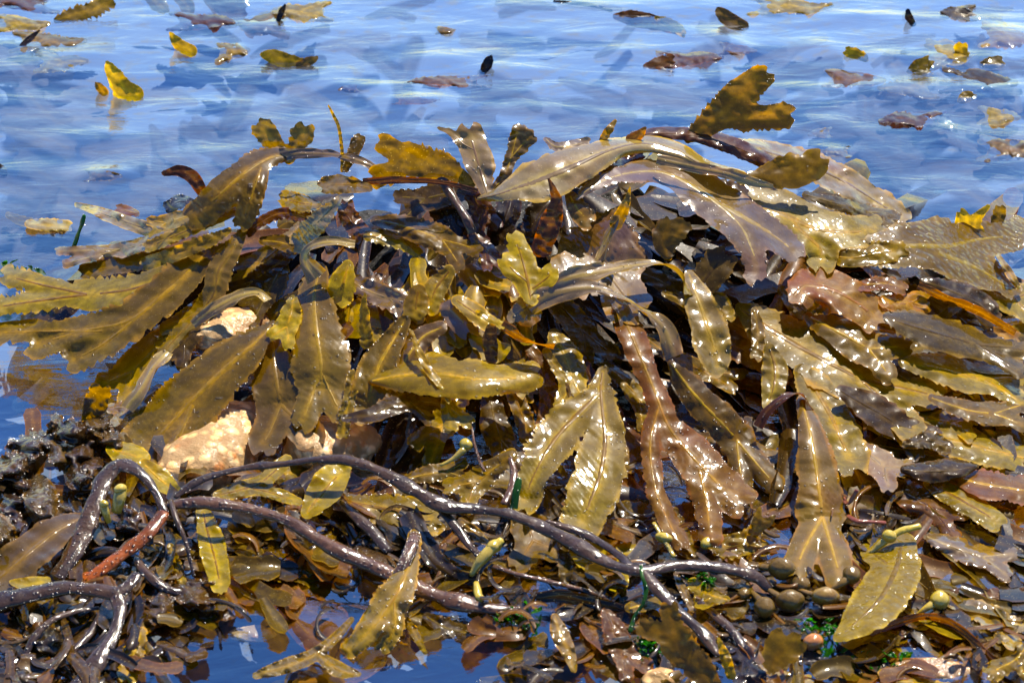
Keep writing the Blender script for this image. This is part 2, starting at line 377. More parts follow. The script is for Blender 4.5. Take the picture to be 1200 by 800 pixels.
def frond(label, mat, path, hb=10, ht=4, arch=0, ser=1.7, per=8., cup=None, rip=None, mode='D', lean=20, yaw=0,
          name='serrated_frond', cat='seaweed frond', group='fronds draped over the rock', tilt=None, flat=False, beads=None,
          rib=True, grid=None):
    SEED[0] += 1; seed = SEED[0]; rs = np.random.RandomState(seed)
    if cup is None: cup = rs.uniform(-.16, .12)
    if rip is None: rip = rs.uniform(1.2, 2.6)
    if tilt is None: tilt = (rs.uniform(-.10, .10), rs.uniform(-.10, .07))
    if '|' not in path and ser >= 1 and group == 'fronds draped over the rock' and name == 'serrated_frond':
        P0 = parse(path)[0]; ln = np.hypot(*np.diff(P0[:, :2], axis=0).T).sum()
        if P0[:, 2].max() >= 9 and ln > 52 and rs.rand() < .8:      # wrack forks towards its tips
            q = spline(P0, 2.); k = int(len(q)*.62); a, e = q[k], q[-1]; dv = e[:2]-a[:2]; l2 = np.hypot(*dv); dv = dv/l2; nv = np.array([-dv[1], dv[0]])
            w1 = a[2]; out = path.split()
            trunk = ' '.join(f'{x:.1f},{y:.1f},{w_:.1f}' for x, y, w_ in q[:k+1:max(1, k//4)])+f' {a[0]+dv[0]*2:.1f},{a[1]+dv[1]*2:.1f},{w1*.9:.1f}'
            brs = []
            for sg, kk in ((-1, rs.uniform(.85, 1.1)), (1, rs.uniform(.7, 1.0))):
                m_ = a[:2]+dv*l2*.5*kk+nv*sg*w1*.48; t_ = a[:2]+dv*l2*kk*.88+nv*sg*w1*rs.uniform(.72, .95)
                brs.append(f'{a[0]:.1f},{a[1]:.1f},{w1*.6:.1f} {m_[0]:.1f},{m_[1]:.1f},{w1*.62:.1f} {t_[0]:.1f},{t_[1]:.1f},{w1*.60:.1f}')
            path = trunk+'|'+'|'.join(brs)
    lf = Leaf(path, hb, ht, arch, ser, per, cup, rip, mode, R(lean), R(yaw), tilt, flat, seed)
    allq = np.vstack([b[0] for b in lf.br]); w = lf.wm
    g = grid or (1.6 if w < 8 else 2.1 if w < 16 else 2.7)
    x0, x1 = (allq[:, 0]-allq[:, 2]).min()-5, (allq[:, 0]+allq[:, 2]).max()+5
    y0, y1 = (allq[:, 1]-allq[:, 2]).min()-5, (allq[:, 1]+allq[:, 2]).max()+5
    gx, gy = np.meshgrid(np.arange(x0, x1, g), np.arange(y0, y1, g))
    F, T, U = lf.field(gx.ravel(), gy.ravel())
    P, tri = clip_grid(gx, gy, F.reshape(gx.shape))
    F, T, U = lf.field(P[:, 0], P[:, 1])
    V = lf.place(P[:, 0], P[:, 1], T, U)
    b0 = lf.br[0][0][0]; f0, t0, u0 = lf.field(b0[0:1], b0[1:2]); org = lf.place(b0[0:1], b0[1:2], t0, u0)[0]
    m = M[mat] if isinstance(mat, str) else mat
    big = w >= 7 and rib and not (mode == 'S' and lean < 50)
    ser *= 1
    if not big:
        o = mesh_obj(name, V, tri[:, ::-1], m, None, org, {'along': T, 'across': U}); tag(o, label, cat, group); root = o
    else:
        root = empty(name, org, label, cat, group)
        mesh_obj('blade', V, tri[:, ::-1], m, root, org, {'along': T, 'across': U})
        RV, RF, RT_, RU = [], [], [], []; n0 = 0
        for q, seg, t, _ in lf.br:
            k = np.arange(0, len(q), 2); k = k[t[k] < .93]
            if len(k) < 3: continue
            c = q[k, :2]; tg = np.gradient(c, axis=0); tg /= np.linalg.norm(tg, axis=1)[:, None]+1e-9; nn = np.c_[-tg[:, 1], tg[:, 0]]
            rw = np.clip(q[k, 2]*.15, .9, 4.5)*(1-.55*t[k])
            us = np.array([-1, -.5, 0, .5, 1]); zz = np.array([-.15, .22, .42, .22, -.15])
            X = (c[:, None, 0]+nn[:, None, 0]*rw[:, None]*us).ravel(); Y = (c[:, None, 1]+nn[:, None, 1]*rw[:, None]*us).ravel()
            f, tt, uu = lf.field(X, Y); up = np.tile(zz, len(k))*np.repeat(np.clip(rw/2.5, .4, 1), 5)
            RV.append(lf.place(X, Y, tt, uu, up)); RT_.append(tt); RU.append(np.clip(uu, 0, .2))
            i = np.arange(len(k)-1)[:, None]*5+np.arange(4)[None]; i = i.ravel()+n0
            RF.append(np.c_[i, i+1, i+6, i+5]); n0 += len(k)*5
        if RV: mesh_obj('midrib', np.vstack(RV), np.vstack(RF), m, root, org, {'along': np.concatenate(RT_), 'across': np.concatenate(RU)})
    if beads is None: beads = 16 if big else 5
    beads = beads*.6
    area = len(P)*g*g; nb = int(beads*area/4000.)
    if nb > 2 and coat_ok(mat):
        cl = rs.rand(max(2, nb//7)); idx = rs.choice(len(P), nb)
        # half of them sit in loose clusters or along the rim
        ctr = P[rs.choice(len(P), max(1, nb//9))]
        dd = np.min(np.hypot(P[:, None, 0]-ctr[None, :, 0], P[:, None, 1]-ctr[None, :, 1]), 1)
        near = np.where((dd < 9))[0]; rim = np.where(U > .86)[0]
        if len(near) > 5: idx[:nb//2] = rs.choice(near, nb//2)
        if len(rim) > 5: idx[nb//2:nb//2+nb//5] = rs.choice(rim, nb//5)
        bead_obj('water_beads', V[idx], rs, root if big else o, org)
    return root
def coat_ok(mat): return mat not in ('sub',)

def _dome():
    V = [(0, 0, 1)]; F = []
    for r, z in ((.62, .74), (1, .0)):
        for k in range(6): a = k*math.pi/3; V.append((r*math.cos(a), r*math.sin(a), z))
    for k in range(6):
        F.append((0, 1+k, 1+(k+1) % 6)); a, b = 1+k, 1+(k+1) % 6; F += [(a, a+6, b+6), (a, b+6, b)]
    return np.array(V), np.array(F)
DV, DF = _dome()
def bead_obj(name, P, rs, parent, org):
    V, F = [], []
    for i, p in enumerate(P):
        r = rs.uniform(.0005, .0011)*(1.5 if rs.rand() < .08 else 1); a = rs.rand()*6.3; e = rs.uniform(1, 1.7)
        c, s = math.cos(a), math.sin(a); D = DV*np.array([e, 1, .32])*r
        D = np.c_[D[:, 0]*c-D[:, 1]*s, D[:, 0]*s+D[:, 1]*c, D[:, 2]]
        D = D@TILT.T
        V.append(D+p); F.append(DF+i*len(DV))
    o = mesh_obj(name, np.vstack(V), np.vstack(F), M['bead'], parent, org); o['kind'] = 'stuff'; return o
_t = R(14); TILT = np.array([[1, 0, 0], [0, math.cos(_t), -math.sin(_t)], [0, math.sin(_t), math.cos(_t)]])

def tube_mesh(P3, r, squash=.75, sides=10, seed=1, rough=.10):
    """a closed, slightly knobbly stalk along the points P3"""
    n = len(P3); tg = np.gradient(P3, axis=0); tg /= np.linalg.norm(tg, axis=1)[:, None]+1e-12
    up = np.array([0, -.25, 1.0]); sd_ = np.cross(tg, up); ln = np.linalg.norm(sd_, axis=1)[:, None]
    sd_ = sd_/(ln+1e-9); nm = np.cross(sd_, tg)
    a = np.arange(sides)/sides*2*math.pi; V = []
    r = r*(1+.24*vnoise(np.arange(n)/9., np.zeros(n), seed+3)+.07*vnoise(np.arange(n)/3., np.zeros(n), seed+4))
    ridge = 1+.22*np.exp(-((a-math.pi/2)/.35)**2)*(squash < .8)
    for i in range(n):
        wv = ridge*(1+rough*vnoise(np.cos(a)*1.3+i*.21, np.sin(a)*1.3+i*.17, seed))
        V.append(P3[i]+(sd_[i][None]*np.cos(a)[:, None] + nm[i][None]*np.sin(a)[:, None]*squash)*(r[i]*wv)[:, None])
    V = np.vstack(V+[P3[0][None]-tg[0]*r[0]*.4, P3[-1][None]+tg[-1]*r[-1]*.4])
    i, j = np.meshgrid(np.arange(n-1), np.arange(sides), indexing='ij'); i = i.ravel(); j = j.ravel(); j2 = (j+1) % sides
    A = i*sides+j; B = i*sides+j2; Cc = (i+1)*sides+j2; D = (i+1)*sides+j
    F = np.vstack([np.c_[A, B, Cc], np.c_[A, Cc, D]])
    k = np.arange(sides); k2 = (k+1) % sides; e = (n-1)*sides
    F = np.vstack([F, np.c_[np.full(sides, n*sides), k2, k], np.c_[np.full(sides, n*sides+1), e+k, e+k2]])
    return V, F
def path3(P, flat=False, mode='D', step=3.):
    """P rows: px, py, half width px, h mm -> points and radii in metres"""
    q = spline(P, step); X = surf(q[:, 0], q[:, 1], q[:, 3]/1000., flat)
    dist = np.linalg.norm(X-CAM, axis=1); return X, np.maximum(q[:, 2], .5)*dist/FPX
def tubes(name, label, mat, path, cat='seaweed stem', group='bare stems and stalks', squash=.7, partnames=None, beads=20, h=None, rough=.14):
    SEED[0] += 1; rs = np.random.RandomState(SEED[0]); br = parse(path)
    if h is not None: br = [np.c_[b[:, :3], np.full(len(b), h)] if b.shape[1] == 3 else b for b in br]
    res = []
    for b in br:
        X, r = path3(b); res.append((X, r)+tube_mesh(X, r*.9, squash*.62, 14, SEED[0], rough))
    org = res[0][0][0]; m = M[mat]
    if len(res) == 1:
        root = mesh_obj(name, res[0][2], res[0][3], m, None, org); tag(root, label, cat, group)
    else:
        root = empty(name, org, label, cat, group)
        for i, (X, r, V, F) in enumerate(res):
            mesh_obj((partnames or ['main_stalk']+['side_branch']*9)[i], V, F, m, root, org)
    if beads:
        V = np.vstack([q[2][:-2] for q in res]); up = np.concatenate([np.tile(np.arange(14), len(q[0])) for q in res])
        ok = np.where((up >= 1) & (up <= 6))[0]; nb = min(int(beads*len(V)/300), 220)
        if nb > 2: bead_obj('water_beads', V[rs.choice(ok, nb)], rs, root, org)
    return root
def band(label, mat, path, name='curled_strap', cat='seaweed strap', group='curled straps', ser=.0, mode='D', cup=.07, beads=14):
    """a leathery ribbon that turns about its own length. rows: px, py, half width px, h mm, twist deg"""
    SEED[0] += 1; seed = SEED[0]; rs = np.random.RandomState(seed); br = parse(path); out = []; n0 = 0; VV, FF, TT, UU = [], [], [], []
    for b in br:
        q = spline(b, 3.); X, r = path3(b[:, :4]); tw = -np.radians(q[:, 4])[:len(X)]; n = len(X)
        tg = np.gradient(X, axis=0); tg /= np.linalg.norm(tg, axis=1)[:, None]+1e-12
        vd = CAM-X; vd /= np.linalg.norm(vd, axis=1)[:, None]
        s0 = np.cross(tg, vd); s0 /= np.linalg.norm(s0, axis=1)[:, None]+1e-9; n_ = np.cross(s0, tg)
        if (s0@UP).mean() > 0: tw = -tw
        sd_ = s0*np.cos(tw)[:, None]+n_*np.sin(tw)[:, None]; nm = np.cross(sd_, tg)
        us = np.linspace(-1, 1, 9); seg = np.r_[0, np.cumsum(np.linalg.norm(np.diff(X, axis=0), axis=1))]/.00075
        wob = np.array([1+.10*vnoise(seg/19+7*np.sign(u), seg*0+1, seed)*abs(u) + ser*(((seg/8+3*np.sign(u)) % 1)-.5)*(abs(u) > .9) for u in us]).T
        V = X[:, None]+sd_[:, None]*us[None, :, None]*(r[:, None]*wob)[:, :, None] + nm[:, None]*((cup*(us**2-.4)+.16*np.exp(-(us/.14)**2))[None, :]*r[:, None]+.32*r[:, None]*np.abs(us)[None]**2*vnoise(seg[:, None]/13+us[None]*3, us[None]*2+5+0*seg[:, None], seed+7))[:, :, None]
        V = V.reshape(-1, 3); i, j = np.meshgrid(np.arange(n-1), np.arange(8), indexing='ij'); a = (i*9+j).ravel()+n0
        VV.append(V); FF.append(np.c_[a, a+1, a+10, a+9]); TT.append(np.repeat(np.linspace(0, 1, n), 9)); UU.append(np.tile(np.abs(us), n)); n0 += n*9
        out.append(X)
    V = np.vstack(VV); org = out[0][0]
    o = mesh_obj(name, V, np.vstack(FF), M[mat], None, org, {'along': np.concatenate(TT), 'across': np.concatenate(UU)})
    tag(o, label, cat, group)
    nb = int(beads*len(V)/400)
    if nb > 2: bead_obj('water_beads', V[rs.choice(len(V), nb)], rs, o, org)
    return o
def bladder(label, mat, px, py, r, h, group='air bladders', stretch=1.15, name='air_bladder', tail=None):
    SEED[0] += 1; seed = SEED[0]
    c = surf(np.array([px]), np.array([py]), h/1000.)[0]; rr = r*np.linalg.norm(c-CAM)/FPX
    V, F = [], []; nu, nv = 16, 10
    for i in range(nv+1):
        th = math.pi*i/nv
        for j in range(nu):
            a = 2*math.pi*j/nu; V.append((stretch*math.sin(th)*math.cos(a), math.sin(th)*math.sin(a)*.95, math.cos(th)*.9))
    for i in range(nv):
        for j in range(nu): F.append((i*nu+j, (i+1)*nu+j, (i+1)*nu+(j+1) % nu, i*nu+(j+1) % nu))
    V = np.array(V); V = V*(1+.07*vnoise(V[:, :1]*1.7+5, V[:, 1:2]*1.7+V[:, 2:]*.9, seed)); a = seed*1.7
    V = np.c_[V[:, 0]*math.cos(a)-V[:, 1]*math.sin(a), V[:, 0]*math.sin(a)+V[:, 1]*math.cos(a), V[:, 2]]*rr + c
    if tail:
        root = empty(name, c, label, 'air bladder', group)
        mesh_obj('float', V, F, M[mat], root, c); X, rad = path3(parse(tail)[0]); tv, tf = tube_mesh(X, rad, .6, 8, seed); mesh_obj('stalk', tv, tf, M[mat], root, c)
        return root
    o = mesh_obj(name, V, F, M[mat], None, c); return tag(o, label, 'air bladder', group)
# ------------------------------------------------------------------ the setting
def axis(a, b, step, far):
    inner = np.arange(a, b, step); g = [step*2]
    while sum(g) < far: g.append(g[-1]*1.45)
    out = np.cumsum(g); return np.concatenate([(a-out)[::-1], inner, inner[-1]+out])
def sheet(name, ax, ay, zf, mat):
    X, Y = np.meshgrid(ax, ay); Z = zf(X, Y); V = np.c_[X.ravel(), Y.ravel(), Z.ravel()]
    i, j = np.meshgrid(np.arange(len(ay)-1), np.arange(len(ax)-1), indexing='ij'); a = (i*len(ax)+j).ravel(); n = len(ax)
    return tag(mesh_obj(name, V, np.c_[a, a+1, a+n+1, a+n], mat), kind='structure')
def waves(X, Y):
    f = np.exp(-(np.clip(np.abs(X)-1.2, 0, None))**2)*np.exp(-(np.clip(np.abs(Y-.5)-1.5, 0, None))**2)
    calm = .25+.75*smooth(.12, .55, Y)
    z = vnoise(X*9+3, Y*21+1, 11)*1.9 + vnoise(X*21+9-Y*8, Y*46+4, 12)*.50 + .8*vnoise(X*4-Y*3, Y*11, 13) + vnoise(X*60, Y*110, 14)*.20 + vnoise(X*34+Y*22, Y*75-X*15, 24)*.38*(.5+.5*vnoise(X*4, Y*6, 25))
    z = z + .14*np.sin(Y*70+X*14+2.5*vnoise(X*5, Y*5, 15))*(.5+.5*vnoise(X*3+4, Y*4, 16))
    z = z + HUMPS(X, Y)
    return z*.001*f*calm
hump_list = [(40, 78, 45, 16, 5), (100, 68, 42, 12, 4), (275, 60, 22, 10, 4), (310, 34, 38, 16, 4), (125, 205, 30, 8, 5), (510, 70, 40, 12, 3), (600, 85, 60, 10, 4),
             (850, 48, 28, 12, 5), (865, 58, 28, 10, 4), (960, 55, 30, 12, 3), (1035, 70, 60, 14, 4), (1180, 42, 36, 16, 5), (1165, 110, 40, 16, 3.5), (968, 178, 26, 9, 4), (960, 145, 40, 14, 3),
             (1060, 110, 60, 22, 3), (1110, 160, 20, 22, 4), (420, 105, 60, 10, 3), (480, 118, 50, 8, 3.5), (690, 40, 60, 12, 3), (740, 62, 40, 12, 3.5), (350, 100, 80, 10, 2), (1000, 20, 70, 12, 3), (640, 130, 90, 10, 2)]
_hp = [(surf(np.array([float(a)]), np.array([float(b)]), 0., True)[0], c*.00085, d*.0022, e) for a, b, c, d, e in hump_list]
def HUMPS(X, Y):
    z = 0*X
    for P, sx, sy, h in _hp: z = z + h*np.exp(-((X-P[0])/sx)**2-((Y-P[1])/sy)**2)
    return z
sheet('water', axis(-.75, .75, .005, 900), axis(-.62, 1.35, .005, 900), waves, M['water'])
sheet('pool_bed', axis(-1, 1, .04, 950), axis(-.8, 1.6, .04, 950), lambda X, Y: -.055+.012*vnoise(X*9, Y*9, 3), M['bed'])

pits = [(330, 262, 42, 16), (300, 300, 26, 22), (610, 262, 52, 22), (640, 300, 26, 26), (715, 400, 34, 34), (730, 470, 24, 44), (870, 470, 34, 44), (880, 330, 26, 20), (560, 500, 70, 34), (560, 250, 24, 24),
        (750, 225, 50, 14), (440, 315, 34, 10), (1010, 320, 40, 10), (470, 535, 50, 14), (748, 590, 22, 40), (920, 560, 18, 50), (650, 440, 26, 40), (960, 430, 20, 12), (1050, 500, 60, 8)]
_pw = [(surf(np.array([a*1.]), np.array([b*1.]), -.02)[0], c*.0008, d*.0014) for a, b, c, d in pits]
def in_pit(x, y): return any(((x-a)/c)**2+((y-b)/d)**2 < 1 for a, b, c, d in pits)
def rock_z(X, Y):
    b = np.array([[0.]]); z = mound(X, Y)
    base = np.where(Y > .17, z*.0+z-(Y-.17)*.35, z)
    dz = 0*X
    for P, sx, sy in _pw: dz = np.maximum(dz, np.exp(-((X-P[0])/sx)**2-((Y-P[1])/sy)**2))
    return base - .054 - .06*dz - .012*smooth(.05, .18, Y) + .014*vnoise(X*22, Y*22, 21) + .007*vnoise(X*60, Y*60, 22) - .06*smooth(.0, -.012, z-.02) 
ax = np.arange(-.62, .66, .009); ay = np.arange(-.5, .62, .009); X, Y = np.meshgrid(ax, ay); Z = np.maximum(rock_z(X, Y), -.075)
i, j = np.meshgrid(np.arange(len(ay)-1), np.arange(len(ax)-1), indexing='ij'); a = (i*len(ax)+j).ravel(); n = len(ax)
tag(mesh_obj('boulder', np.c_[X.ravel(), Y.ravel(), Z.ravel()], np.c_[a, a+1, a+n+1, a+n], M['rock'], None, np.array([0, .05, 0.])), 'low wet black boulder buried under the heap of draped fronds', 'boulder')

def stone(label, mat, px, py, rx, ry, h, rz=None, name='stone', rot=0, cat='stone', group=None, flat=False):
    SEED[0] += 1; seed = SEED[0]; c = surf(np.array([px*1.]), np.array([py*1.]), h/1000., flat)[0]; rz = rz or ry
    nu, nv = 40, 24; V, F = [], []
    for i in range(nv+1):
        th = math.pi*i/nv
        for j in range(nu): a = 2*math.pi*j/nu; V.append((math.sin(th)*math.cos(a), math.sin(th)*math.sin(a), math.cos(th)))
    for i in range(nv):
        for j in range(nu): F.append((i*nu+j, (i+1)*nu+j, (i+1)*nu+(j+1) % nu, i*nu+(j+1) % nu))
    V = np.array(V); k = 1+.16*vnoise(V[:, 0]*1.5+V[:, 2]*1.1+9, V[:, 1]*1.5+7-V[:, 2], seed)+.07*vnoise(V[:, 0]*4+V[:, 2]*3+9, V[:, 1]*4-V[:, 2]*2.5+7, seed+1)+.03*vnoise(V[:, 0]*11+V[:, 2]*8+9, V[:, 1]*11-V[:, 2]*7+7, seed+2)
    V = V*k[:, None]*np.array([rx, ry*1.6, rz])*.00075; a = R(rot)
    V = np.c_[V[:, 0]*math.cos(a)-V[:, 1]*math.sin(a), V[:, 0]*math.sin(a)+V[:, 1]*math.cos(a), V[:, 2]]+c
    return tag(mesh_obj(name, V, F, M[mat], None, c), label, cat, group)
stone('cream granite block lit brightly between two broad olive fronds', 'granite', 260, 524, 54, 64, -10, 36, rot=-25)
stone('sunlit orange and cream granite wedge showing under the arched grey strap', 'granite', 268, 386, 52, 20, -2, 16, rot=38)
stone('pale granite lump under the tips of the twin ribbed frond', 'granite', 384, 522, 50, 26, -12, 26)
stone('small pale stone in clear blue water beside rusty submerged weed', 'granite', 296, 742, 20, 7, -5, 5, flat=True)
stone('rough ochre stone half under water below the blistered frond', 'ochre', 1092, 792, 44, 12, -6, 14, flat=True)
stone('knobbly grey stone lying beside bright green algae strands', 'granite', 775, 797, 18, 9, 2, 10, flat=True)
stone('flat rusty stone at the very bottom edge of the pool', 'ochre', 1000, 815, 60, 12, -12, 14, flat=True)

# ------------------------------------------------------------------ under layer: a mass of small torn fronds nobody could count
def understory(name, n, zone, mats, hr, seed, size=(18, 60), wr=(5, 15), flat=False, label=None, bend=.9, fork=.55, rip=2.):
    rs = np.random.RandomState(seed); VV, FF, TT, UU, MI = [], [], [], [], []; n0 = 0
    def ribbon(px, py, ang, L, w, bd, h0, h1, mi, t0=0.):
        nonlocal n0
        m = max(9, int(L/7)); s = np.linspace(0, 1, m); th = ang+bd*(s-.5); dx = np.cumsum(np.cos(th))*L/m; dy = np.cumsum(np.sin(th))*L/m
        cx, cy = px+dx, py+dy; nx, ny = -np.sin(th), np.cos(th); ph = rs.rand()*9
        ww = w*np.clip(np.minimum(s*2.5+.35, (1.03-s)*12), 0, 1)**.6*(1+.15*np.sin(s*9+ph))
        us = np.array([-1, -.5, 0, .5, 1.]); saw = 1+.14*(((s*m*.8)[:, None]+us[None]*1.3) % 1-.5)*(np.abs(us) > .9)
        X = cx[:, None]+nx[:, None]*ww[:, None]*us*saw; Y = cy[:, None]+ny[:, None]*ww[:, None]*us*saw
        tu = rs.uniform(-.3, .3)
        H = h0+(h1-h0)*s[:, None]+us[None]*ww[:, None]*tu+rs.uniform(-.3, .3)*ww[:, None]*us**2+rip*np.sin(s[:, None]*L/22+ph)
        V = surf(X.ravel(), Y.ravel(), H.ravel()/1000., flat); VV.append(V); TT.append(np.repeat(t0+(1-t0)*s, 5)); UU.append(np.tile(np.abs(us), m))
        i, j = np.meshgrid(np.arange(m-1), np.arange(4), indexing='ij'); a = (i*5+j).ravel()+n0; FF.append(np.c_[a, a+1, a+6, a+5]); MI.extend([mi]*len(a)); n0 += m*5
        return cx, cy, th
    for k in range(n):
        px, py, ang = zone(rs); L = rs.uniform(*size); w = rs.uniform(*wr); h0 = rs.uniform(*hr); h1 = h0+rs.uniform(-4, 3); mi = rs.randint(len(mats)); bd = rs.uniform(-bend, bend)
        cx, cy, th = ribbon(px, py, ang, L, w, bd, h0, h1, mi)
        if rs.rand() < fork:
            q = int(len(cx)*rs.uniform(.4, .65)); ribbon(cx[q], cy[q], th[q]+rs.choice([-1, 1])*rs.uniform(.35, .6), L*.5, w*.8, bd*.5, h0+.6, h1+1, mi, .5)
    o = mesh_obj(name, np.vstack(VV), np.vstack(FF), M[mats[0]], None, None, {'along': np.concatenate(TT), 'across': np.concatenate(UU)})
    for q in mats[1:]: o.data.materials.append(M[q])
    o.data.polygons.foreach_set('material_index', np.array(MI, np.int32)); tag(o, label, 'seaweed', None, 'stuff'); return o
def flow(x, y):
    """direction in which the weed hangs, seen from the camera"""
    return math.atan2(90, (x-560)*.5+(30 if x > 560 else -30))
def z_mound(rs):
    while True:
        x, y = rs.uniform(120, 1200), rs.uniform(190, 620)
        if x < 330 and y > 280 and rs.rand() < .85: continue
        if y < 205+((x-620)/560)**2*120: continue
        if in_pit(x, y+25): continue
        return x, y, flow(x, y)+rs.normal()*.5
def z_low(rs):
    while True:
        x, y = rs.uniform(0, 1200), rs.uniform(560, 800)
        if x < 100 and y < 620: continue
        if any(((x-a)/c)**2+((y-d)/e)**2 < 1 and rs.rand() < .96 for a, d, c, e in ((255, 772, 105, 40), (480, 772, 110, 34), (375, 715, 70, 34), (300, 742, 50, 24), (1130, 668, 76, 46), (1000, 775, 60, 20), (660, 780, 40, 22), (150, 640, 30, 20))): continue
        return x, y, rs.choice([0, math.pi])+rs.normal()*.6
def z_right(rs): x, y = rs.uniform(960, 1210), rs.uniform(400, 700); return x, y, .5+rs.normal()*.35
def z_mid(rs): x, y = rs.uniform(395, 600), rs.uniform(290, 400); return x, y, 1.2+rs.normal()*.8
understory('tangled_understory', 560, z_mound, ['dark', 'dark', 'deep', 'dark', 'dark', 'brown', 'dark', 'dark'], (-46, -18), 5, (60, 170), (7, 15), bend=.6, label='tangled small fronds coloured dark as shade in the gaps of the heap')  # mostly near black: shade of the gaps is put into the weed colour
understory('torn_weed_mass', 210, z_right, ['olive', 'brown', 'deep', 'dark', 'dark', 'deep', 'dark'], (-10, 5), 6, (80, 180), (8, 17), bend=.6, label='layered olive weed spreading into the shallow water')  # the dark share paints shaded gaps between the olive layers
understory('pale_weed_scraps', 44, z_mid, ['mauve', 'olive', 'grey', 'olive', 'gold', 'brown'], (2, 16), 7, (35, 80), (8, 15), label='short pale wet scraps packed in the middle of the heap')
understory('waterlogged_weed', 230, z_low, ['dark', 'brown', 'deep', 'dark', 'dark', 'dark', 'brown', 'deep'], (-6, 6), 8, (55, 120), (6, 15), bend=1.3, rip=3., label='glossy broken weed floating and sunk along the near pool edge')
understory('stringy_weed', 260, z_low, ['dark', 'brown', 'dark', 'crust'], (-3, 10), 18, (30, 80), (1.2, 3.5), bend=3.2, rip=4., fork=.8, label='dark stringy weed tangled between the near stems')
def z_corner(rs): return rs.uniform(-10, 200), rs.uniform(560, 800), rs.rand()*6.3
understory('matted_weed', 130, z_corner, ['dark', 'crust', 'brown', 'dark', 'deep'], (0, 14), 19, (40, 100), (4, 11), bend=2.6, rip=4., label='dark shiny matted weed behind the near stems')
# fronds of the middle layer: one thing each, too alike and too overlapped to tell one from the other
rsf = np.random.RandomState(31); kk = 0
while kk < 54:
    x, y = rsf.uniform(200, 1190), rsf.uniform(240, 560)
    if (x < 340 and y > 300) or y < 235+((x-620)/560)**2*110 or in_pit(x, y+30): continue
    a = flow(x, y)+rsf.normal()*.22
    if x > 900: a = a*.6+.25
    L = rsf.uniform(70, 150); w = rsf.uniform(10, 19); c, s_ = math.cos(a), math.sin(a); bb = rsf.uniform(-.12, .12)*L
    p = ' '.join(f'{x+c*L*t-s_*bb*4*t*(1-t):.0f},{y+s_*L*t+c*bb*4*t*(1-t):.0f},{w*q:.1f}' for t, q in ((0, .35), (.25, .7), (.5, 1), (.75, 1), (1, .6)))
    frond('glossy olive brown frond half covered in the middle layer of the heap', rsf.choice(['olive', 'deep', 'olive', 'deep', 'brown', 'pink', 'deep']), p, rsf.uniform(-12, 5), rsf.uniform(-14, 1), rsf.uniform(2, 8), ser=1.6, group='fronds draped over the rock', beads=26, grid=2.6)
    kk += 1

# ------------------------------------------------------------------ fronds on the heap, each its own thing
D = frond
# --- the fan reaching out over the water
D('broad toothed olive frond reaching out over the blue water at mid height', 'olive', '275,284,5 232,308,13 165,336,17 100,345,20 45,342,20 -12,342,18', 16, 26, 4, ser=3.4, per=11, tilt=(0, 0), rip=1.5)
D('long olive frond with a tiny red crab-like spot, second of the fan', 'olive', '246,290,7 222,318,19 188,348,24 150,376,22 95,388,19 40,404,13|172,362,14 125,400,18 82,424,10|120,388,8 60,388,13 -8,390,13', 20, 16, 8, ser=2.4, per=9, tilt=(0, .02), rip=1.5)
D('grey olive frond with a bold pale rib hanging beside the orange stone', 'grey', '286,268,4 270,296,12 252,325,17 248,350,13 215,385,13 178,408,9', 26, 14, 8)
D('narrow yellow olive blade lying over the top of the toothed fan', 'gold', '268,270,4 240,284,9 205,297,9 170,309,6', 32, 26, 3, ser=2)
D('slim mauve frond with blue sheen pointing out across the water', 'sheen', '275,240,4 235,262,7 190,280,9 120,296,9 54,304,6', 34, 14, 6, ser=1, tilt=(0, -.16))
D('dull grey blade tucked beneath the slim mauve frond', 'grey', '225,294,6 170,305,10 100,319,9', 14, 10, 2)
D('yellow edged blade with bluish top sweeping up to the drooping forked frond', 'gold', '296,238,4 255,255,8 215,272,8 172,290,5', 38, 24, 4, tilt=(0, -.12))
D('narrow shadowed grey frond along the fan underside', 'grey', '240,352,8 210,378,10 180,400,9', 10, 8)
D('small dark olive blade resting against the lit orange stone', 'deep', '248,372,5 228,388,12 212,408,13 203,428,7', 14, 10, 3)
D('tan frond hanging behind the blue folded strap', 'mauve', '208,390,7 178,410,20 150,440,18 130,466,9', 8, 4)
D('dark crumpled olive scrap standing at the water rim', 'deep', '105,492,9 112,474,15 118,458,11', 10, 24, mode='S', lean=25, rip=5)
D('mauve blade with white glare along the rim below the fan', 'sheen', '186,455,6 160,472,10 128,488,7', 16, 6, 3, tilt=(0, -.2))
# --- the big ribbed fronds below the crest
D('largest olive frond with branching yellow rib and a cluster of white glints', 'olive', '318,380,6 300,400,17 268,428,28 232,462,36 196,500,38 172,528,24|226,474,20 205,520,26 190,556,24 200,580,12', 22, 8, 8, ser=2, rip=1.6, tilt=(0, .02), beads=60)
D('dark grey ribbed frond between the largest frond and the twin forked one', 'grey', '322,392,6 320,420,22 326,460,31 332,495,29 340,522,14', 18, 8, 6, ser=1.4, rip=1.4, tilt=(0, 0))
D('broad olive frond with bold yellow rib ending in two notched lobes', 'grey', '374,318,10 368,345,18 370,385,29 376,425,34 376,455,32|374,440,16 360,478,17 352,498,8|378,440,14 392,470,16 402,484,8', 28, 14, 8, ser=1.8, rip=1.4, tilt=(0, 0), beads=45)
D('small golden oval blade crossing the stem of the twin forked frond', 'gold', '344,350,6 340,370,13 334,388,12 328,402,6', 34, 28, 2)
D('golden blade edge peeping out beside the broad ribbed frond', 'gold', '408,312,7 402,332,16 396,352,9', 30, 26, 2)
D('short pale mauve blade slanting down below the crest water beads', 'sheen', '397,233,4 382,250,10 364,268,13 346,289,4', 52, 34, 5, tilt=(.12, .1))
D('olive blade with white glare along its upper rim under the arch', 'olive', '372,240,5 352,238,10 332,232,6', 34, 34, 3)
